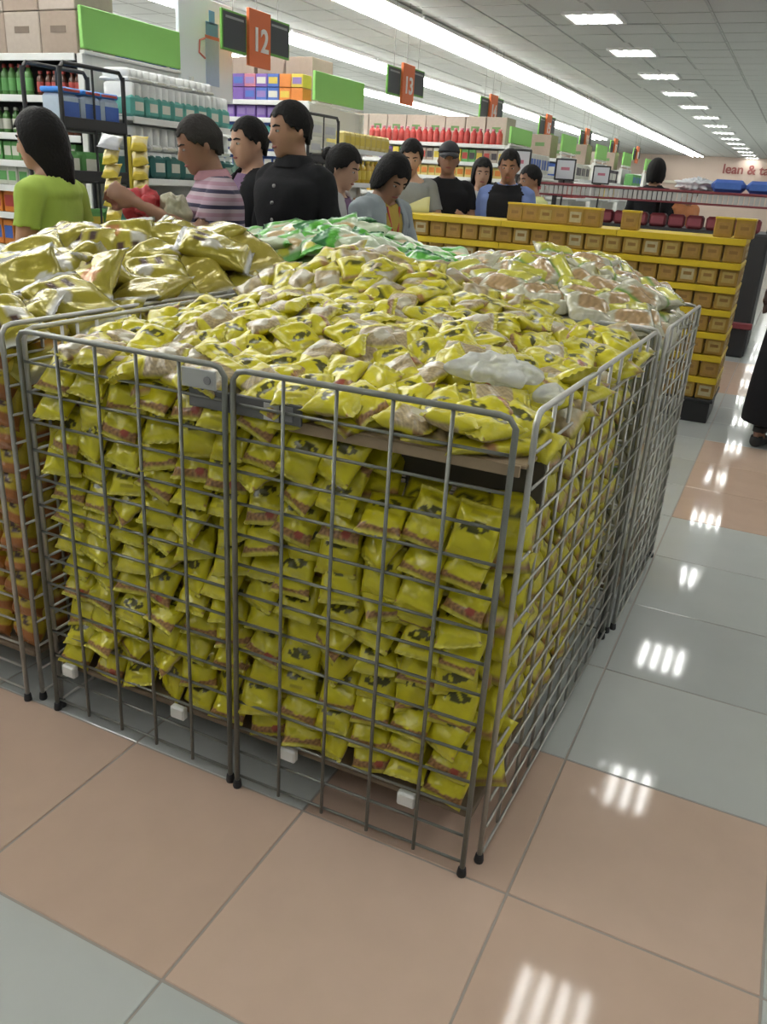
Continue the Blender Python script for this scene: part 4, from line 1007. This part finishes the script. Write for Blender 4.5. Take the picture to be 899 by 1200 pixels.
r1, ex = person('grey-haired man in a pink and navy striped polo facing left', (-2.10, 1.92), 1.60, -78, 'short', [L_('polo_shirt', stripes, .75, 1.44)], jeans, SKIN3, {1: ((.23, .14, 1.17), (.12, .38, 1.34)), -1: ((-.23, .13, 1.20), (-.14, .37, 1.36))}, 7, (0, 14), 1.12, HAIRG)
ex('collar', MB().ring_loft([ring(1.425, .086, .078, -.012), ring(1.455, .074, .072, -.008), ring(1.470, .072, .070, -.006), ring(1.462, .080, .076, -.008), ring(1.43, .098, .088, -.012)], False), pinkc)
r2, ex = person('teenage boy in a black jacket over purple, half hidden behind the man in black', (-2.32, 2.47), 1.63, -62, 'short', [L_('undershirt', purple, 1.5, 1.43), L_('jacket', blackc, 1.95, 1.45, .84, .055, .024)], jeans, SKIN2, None, 0, (0, 8))
r3, ex = person('tall man in a black buttoned shirt looking left', (-1.97, 2.30), 1.69, -42, 'short', [L_('button_shirt', blackc, 1.2, 1.445, .82, 0, .016)], jeans, SKIN, None, 0, (-22, 8), 1.15)
for k in range(5): ex('button', MB().tube([(0, .125, 1.335-.075*k), (0, (.139, .1505, .150, .1475, .1455)[k], 1.335-.075*k)], .0085, 10), mat('button_grey', (.30, .30, .28), .4))
ex('collar', MB().ring_loft([ring(1.425, .090, .082, -.012), ring(1.455, .074, .072, -.008), ring(1.475, .072, .070, -.006), ring(1.465, .084, .080, -.008), ring(1.42, .108, .096, -.012)], False), blackc)
person('woman with tied back hair in a pale cardigan facing right', (-2.18, 3.04), 1.55, 70, 'bun', [L_('top', purple, .4, 1.41), L_('cardigan', whitec, 1.95, 1.44, .80, .07, .022)], jeans, SKIN2, None, 4, (0, 16))
r5, ex = person('short-haired woman in a blue-grey jacket looking down to the right', (-1.82, 2.88), 1.53, 48, 'bob', [L_('blouse', cl('cloth_ochre', (.42, .30, .05)), .4, 1.42), L_('jacket', jackg, 1.95, 1.45, .80, .055, .022)], jeans, SKIN, {1: fwd(1, .24, 1.0), -1: fwd(-1, .24, .98)}, 8, (-10, 28))
ex('lanyard', MB().tube([(-.055, .085, 1.41), (-.02, .135, 1.26), (0, .142, 1.19), (.02, .135, 1.26), (.055, .085, 1.41)], .006, 6), mat('lanyard_red', (.45, .05, .04), .5))
ex('badge', MB().box((0, .145, 1.13), (.075, .008, .11), .003), mat('lanyard_red', (.45, .05, .04), .5))
person('woman in a grey tee with tied hair looking down at the island', (-2.60, 5.05), 1.68, 8, 'bun', [L_('tee_shirt', greyc, .8, 1.40)], jeans, SKIN2, {1: fwd(1, .25, 1.16), -1: fwd(-1, .25, 1.12)}, 4, (-8, 14), 1.0, HAIR, .013)
person('man in a black cap and black polo behind the island', (-2.38, 5.30), 1.68, 2, 'cap', [L_('polo_shirt', blackc, .7, 1.45)], jeans, SKIN3, {-1: fwd(-1, .30, 1.18)}, 3, (0, -4), 1.12, HAIR, .013)
person('man in a dark vest over a blue shirt behind the island', (-1.90, 5.40), 1.66, -4, 'short', [L_('shirt', bluec, 1.95, 1.45), L_('vest', blackc, 0, 1.44, .84, -.135, .026)], jeans, SKIN3, None, 3, (0, 12), 1.18, HAIR, .013)
person('long-haired woman partly hidden behind the man in the vest', (-2.33, 5.98), 1.60, 5, 'long', [L_('blouse', whitec, 1.0)], jeans, SKIN2, None, 0, (0, 8), 1.0, HAIR, .014)
person('person in a lemon top in profile behind the row of single cartons', (-1.83, 5.98), 1.57, -60, 'short', [L_('tee_shirt', lemon, .7)], jeans, SKIN, None, 5, (0, 8), 1.0, HAIR, .014)
person('dark-haired person in black standing beyond the chiller', (-1.30, 8.75), 1.76, 170, 'bob', [L_('shirt', blackc, 1.2, 1.45)], jeans, SKIN, None, 0, (0, 0), 1.1, HAIR, .016)
person('dark-haired person bending over at the far side of the chiller', (-1.02, 8.9), 1.60, 40, 'short', [L_('tee_shirt', cl('cloth_orange', (.5, .2, .08)), .6)], jeans, SKIN, None, 12, (0, 20), 1.0, HAIR, .016)
r13, ex = person('person in a long black outfit carrying a bag, cut off by the right edge', (.40, 4.12), 1.60, 165, 'bob', [L_('top', cl('cloth_brown', (.10, .06, .045)), 1.1, 1.43, .90), ], blackc, SKIN3, {1: ((.25, 0, 1.12), (.24, .12, .90)), -1: ((-.25, .0, 1.12), (-.25, .10, .90))}, 0, (0, 5), 1.15, HAIR, .013, black_p, .09)
ex('long_skirt', MB().ring_loft([ring(z, a, b, 0, 28, 2.1) for z, a, b in ((1.0, .175, .135), (.92, .195, .150), (.7, .215, .175), (.45, .235, .205), (.22, .245, .225), (.16, .243, .223))], False), blackc)
# things carried
crumple('red_bag', (-2.29, 1.60, 1.215), (.085, .075, .075), 8, 'red plastic bag of goods held by the man in stripes', mat('bag_red', (.52, .05, .06), .35, bump=.4, bscale=30))
crumple('noodle_bag', (-2.17, 1.66, 1.19), (.065, .065, .075), 9, 'pale bag of noodles beside the red bag, before the striped man', mat('bag_cream', (.42, .40, .28), .4, noise=.4, nscale=40, bump=.4, bscale=30))
crumple('green_bag', (-3.52, 4.10, 1.36), (.06, .09, .12), 10, 'mint green bag hung at the far corner of the tissue shelves', mat('bag_mint', (.35, .55, .45), .4, noise=.3, nscale=12))
pm = MB(); n = 14
pm.ring_loft([[(-.17+.34*i/n, .012*math.sin(9*i/n)+dy, -.03*math.cos(PI*(2*i/n-1))+dz) for i, dy, dz in [(i, 0, .05) for i in range(n+1)] + [(n-i, .004, .05) for i in range(n+1)]], [(-.17+.34*i/n, .012*math.sin(9*i/n+1)+dy, dz) for i, dy, dz in [(i, 0, -.09) for i in range(n+1)] + [(n-i, .004, -.09) for i in range(n+1)]]])
tag(part('paper_bag', pm, mat('bag_lemon', (.58, .56, .26), .6), None, True, (-2.43, 4.66, 1.205), (0, 0, .40)), 'pale yellow open bag held by the woman in grey beside the island', 'bag')
crumple('handbag', (.20, 4.16, .87), (.05, .10, .085), 12, 'dark brown handbag carried by the person at the right edge', mat('bag_brown', (.06, .03, .022), .5))
